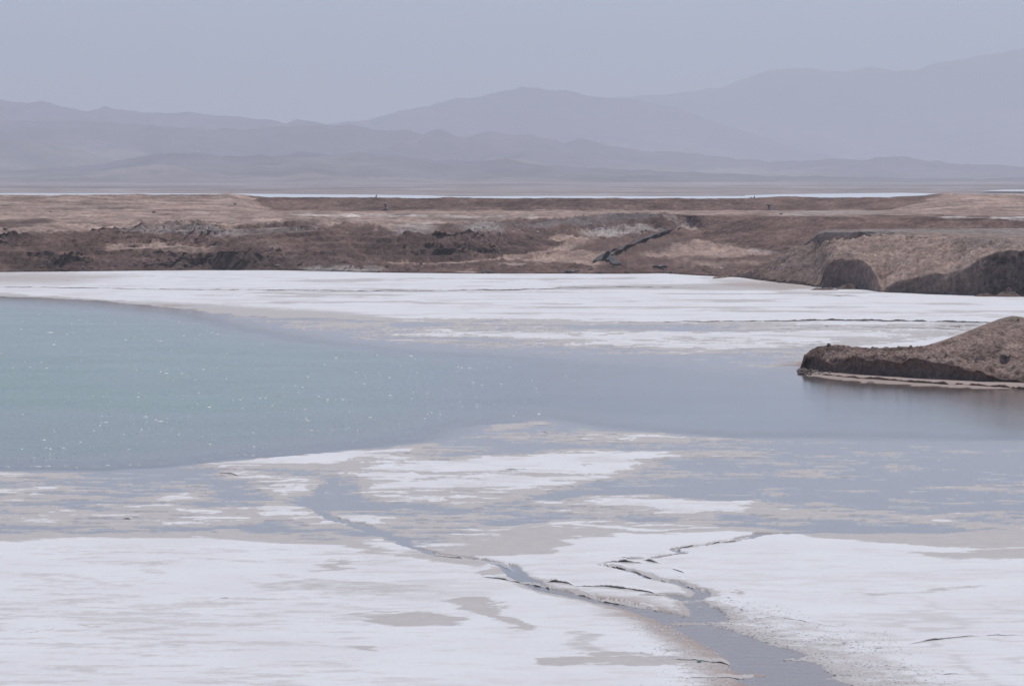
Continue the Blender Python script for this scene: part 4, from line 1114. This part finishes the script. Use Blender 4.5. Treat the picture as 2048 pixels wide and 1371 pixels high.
def pipe(u0, v0, u1, v1, r, label, lift=0.0):
    a = on_bank(u0, v0); b = on_bank(u1, v1)
    b.y = a.y + (b.x - a.x) * 0.12
    mid = (a + b) / 2
    L = (b - a).length
    root = empty("pipe", (mid.x, mid.y, max(a.z, b.z) + lift), math.atan2(b.y - a.y, b.x - a.x))
    bm = bmesh.new(); tube(bm, (-L / 2, 0, r), (L / 2, 0, r), r, r * 0.86); bm_object("pipe_body", bm, M_BLACK, root, True)
    for sx in (-1, 1):
        bm = bmesh.new(); tube(bm, (sx * (L / 2 - 0.10), 0, r), (sx * (L / 2 + 0.02), 0, r), r * 1.12, r * 0.9); bm_object("flange", bm, M_DARK, root)
    return tag(root, label, "pipe")
pipe(1130, 546.5, 1160, 547, 0.17, "short black pipe length lying on the shoreline below the bench")
pipe(1306, 538, 1333, 537, 0.22, "thick black pipe length lying on the bench near the ditch")

# ================================================================== hooded pumps on the embankment
def pump(u, v, label, mirror=1, dark=True):
    p = on_bank(u, v)
    root = empty("pump_stand", (p.x, p.y - 0.2, p.z - 0.05))
    bm = bmesh.new(); box(bm, (0.1, 0, 0.10), (1.1, 0.9, 0.24), None, 0.03); bm_object("base_slab", bm, M_CONC, root)
    bm = bmesh.new(); tube(bm, (0.12, 0, 0.2), (-0.10, 0, 1.15), 0.17, None, 14); bm_object("column", bm, M_DARK, root)
    bm = bmesh.new(); tube(bm, (0.12, -0.05, 0.3), (0.55, -0.15, 0.16), 0.09, None, 12); bm_object("outlet_pipe", bm, M_STEEL, root)
    rot = Matrix.Rotation(math.radians(14), 3, 'Y') @ Matrix.Rotation(math.radians(-12), 3, 'X')
    bm = bmesh.new(); box(bm, (-0.02, 0, 1.36), (1.05, 0.8, 0.09), rot, 0.02); bm_object("hood", bm, M_STEEL, root)
    bm = bmesh.new(); box(bm, (0.36, 0, 1.14), (0.34, 0.5, 0.26), None, 0.03); bm_object("motor", bm, M_DARK, root)
    bm = bmesh.new(); box(bm, (-0.28, 0, 1.20), (0.36, 0.5, 0.22), None, 0.03); bm_object("gearbox", bm, M_DARK, root)
    return tag(root, label, "pump", "hooded pumps below the far embankment")
pump(771, 418.5, "dark pump under a pale sloping hood at the embankment's foot, left of centre")
pump(1538, 420, "dark pump under a pale sloping hood at the embankment's foot, right of centre")

def inlet(u, v, label, twin):
    p = on_bank(u, v)
    root = empty("intake_pipe", (p.x, p.y + 1.0, p.z))
    bm = bmesh.new(); tube(bm, (-0.16, 0, -0.1), (0.10, 0, 0.42), 0.13, None, 12); bm_object("riser", bm, M_DARK, root)
    bm = bmesh.new(); tube(bm, (0.10, 0, 0.40), (0.16, 0.7, 0.46), 0.13, None, 12); bm_object("elbow", bm, M_DARK, root)
    if twin:
        bm = bmesh.new(); box(bm, (-0.78, 0, 0.12), (0.42, 0.4, 0.3), None, 0.04); bm_object("valve_box", bm, M_DARK, root)
    return tag(root, label, "pipe", "intake pipes on the embankment crest")
inlet(752, 395.5, "small dark pipe riser on the embankment crest above the left hooded pump", False)
inlet(1509, 397, "small dark pipe riser with valve box on the embankment crest above the right hooded pump", True)

# ================================================================== foreground details
def scrap():
    x, y = on_level(1397, 1324, 0.03)
    i = int(np.argmin(np.abs(D - float(y)))); j = int(np.argmin(np.abs(S * D[i] - float(x))))
    me = rock_mesh("plastic_scrap", 977, M_GREEN, 2, 0.55, 0.55)
    o = link("plastic_scrap", me)
    o.location = (float(x), float(y), h[i, j] + 0.03); o.scale = (0.085, 0.06, 0.055)
    tag(o, "small green plastic scrap lying by a crack in the white salt", "scrap")
scrap()

# salt nodules along the main channel: too many to count
def nodules():
    Xf, Yf, hf, gv, _ = FLAT
    rng = np.random.default_rng(5)
    wgt = gv * (fbm(Xf / 1.2, Yf / 1.6, 3, 801) * 0.5 + 0.6).clip(0, 1)
    cell = np.gradient(Yf, axis=0) * np.gradient(Xf, axis=1)
    wgt = (wgt * np.abs(cell) * (gv > 0.12)).ravel()
    wgt /= wgt.sum()
    n = 15000
    pick = rng.choice(len(wgt), n, p=wgt)
    px = Xf.ravel()[pick] + rng.normal(0, 0.04, n); py = Yf.ravel()[pick] + rng.normal(0, 0.12, n); pz = np.maximum(hf.ravel()[pick], -0.01)
    bm = bmesh.new(); bmesh.ops.create_icosphere(bm, subdivisions=1, radius=1.0)
    bv = np.array([v.co[:] for v in bm.verts]); bf = np.array([[v.index for v in f.verts] for f in bm.faces]); bm.free()
    # the 20-face solid only
    size = np.exp(rng.normal(-3.75, 0.5, n)).clip(0.010, 0.060)
    low = np.array([[1, 0, 0], [-1, 0, 0], [0, 1, 0], [0, -1, 0], [0, 0, 1], [.6, .6, .55], [-.6, .6, .5], [-.6, -.6, .55], [.6, -.6, .5]], float)
    lf = np.array([[0, 5, 8], [0, 2, 5], [2, 6, 5], [2, 1, 6], [1, 7, 6], [1, 3, 7], [3, 8, 7], [3, 0, 8], [4, 5, 6], [4, 6, 7], [4, 7, 8], [4, 8, 5]])
    ang = rng.uniform(0, 6.28, n)
    V = low[None] * (1 + rng.normal(0, 0.18, (n, 9, 1))) * size[:, None, None]
    V[:, :, 2] *= 0.30
    c, s_ = np.cos(ang)[:, None], np.sin(ang)[:, None]
    vx = V[:, :, 0] * c - V[:, :, 1] * s_; vy = V[:, :, 0] * s_ + V[:, :, 1] * c
    P = np.stack([vx + px[:, None], vy + py[:, None], V[:, :, 2] + pz[:, None] - 0.004], -1).reshape(-1, 3)
    Fc = (lf[None] + (np.arange(n) * 9)[:, None, None]).reshape(-1, 3)
    me = bpy.data.meshes.new("salt_gravel")
    me.vertices.add(len(P)); me.vertices.foreach_set("co", P.astype(np.float32).ravel())
    me.loops.add(len(Fc) * 3); me.loops.foreach_set("vertex_index", Fc.ravel().astype(np.int32))
    me.polygons.add(len(Fc)); me.polygons.foreach_set("loop_start", np.arange(0, len(Fc) * 3, 3, dtype=np.int32)); me.polygons.foreach_set("loop_total", np.full(len(Fc), 3, dtype=np.int32))
    me.update(); me.validate()
    me.materials.append(M_NODULE)
    tag(link("salt_gravel", me), "salt nodules strewn along the brine channel", kind="stuff")
nodules()

# flecks of foam on the choppy side of the pond
def foam():
    rng = np.random.default_rng(9)
    V, Fc = [], []
    clusters = [(rng.uniform(-60, 1150), rng.uniform(625, 925)) for _ in range(75)]
    count = 0
    for k in range(760):
        if k < 360:
            u, v = rng.uniform(-200, 1150), rng.uniform(625, 930)
        else:
            c = clusters[rng.integers(len(clusters))]; u = c[0] + rng.normal(0, 22); v = c[1] + rng.normal(0, 3.0)
        top = np.interp(u, [0, 350, 560, 900, 1150], [604, 632, 676, 712, 724]); bot = np.interp(u, [0, 350, 600, 880, 1000], [930, 920, 898, 868, 835])
        if not top + 6 < v < bot - 3: continue
        x, y = on_level(u, v, 0.0)
        L = float(np.exp(rng.normal(-3.5, 0.6))) * (y / 240.0) ** 0.6; wd = L * rng.uniform(0.6, 2.2); L *= 1.5
        b = len(V); n = 9
        a0 = rng.uniform(0, 6.28)
        for i in range(n):
            a = a0 + 6.283 * i / n; r = 1 + rng.normal(0, 0.22)
            V.append((x + math.cos(a) * L * r, y + math.sin(a) * wd * r, 0.002))
        V.append((x, y, 0.03 + 0.03 * rng.random()))
        for i in range(n): Fc.append((b + i, b + (i + 1) % n, b + n))
    for k in range(50):
        u = rng.uniform(-80, 520); v = np.interp(u, [-80, 0, 200, 350, 470, 520], [933, 933.5, 934, 925, 912, 909]) - 1.5 + rng.normal(0, 1.1)
        x, y = on_level(u, v, 0.0)
        L = float(np.exp(rng.normal(-3.0, 0.5))); wd = L * rng.uniform(0.3, 0.9)
        b = len(V); n = 9
        for i in range(n):
            a = 6.283 * i / n; r = 1 + rng.normal(0, 0.22)
            V.append((x + math.cos(a) * L * 1.6 * r, y + math.sin(a) * wd * r, 0.002))
        V.append((x, y, 0.03))
        for i in range(n): Fc.append((b + i, b + (i + 1) % n, b + n))
    me = bpy.data.meshes.new("foam"); me.from_pydata([tuple(map(float, p)) for p in V], [], Fc); me.materials.append(M_FOAM)
    tag(link("foam", me), "white foam flecks on the choppy green side of the pond", kind="stuff")
foam()

# ================================================================== haze
def haze():
    bm = bmesh.new()
    lo, hi = Vector((-21000, -2500, -2.5)), Vector((21000, 29500, 1250))
    box(bm, (lo + hi) / 2, tuple(hi - lo))
    m, n, l, out = new_mat("haze")
    pv = n.new("ShaderNodeVolumePrincipled")
    pv.inputs["Color"].default_value = (*HAZE_COLOR, 1)
    pv.inputs["Density"].default_value = HAZE_DENSITY
    pv.inputs["Anisotropy"].default_value = 0.25
    l.new(pv.outputs[0], out.inputs["Volume"])
    o = bm_object("haze", bm, m)
    tag(o, "pale dusty air over the salt flat", kind="stuff")
haze()
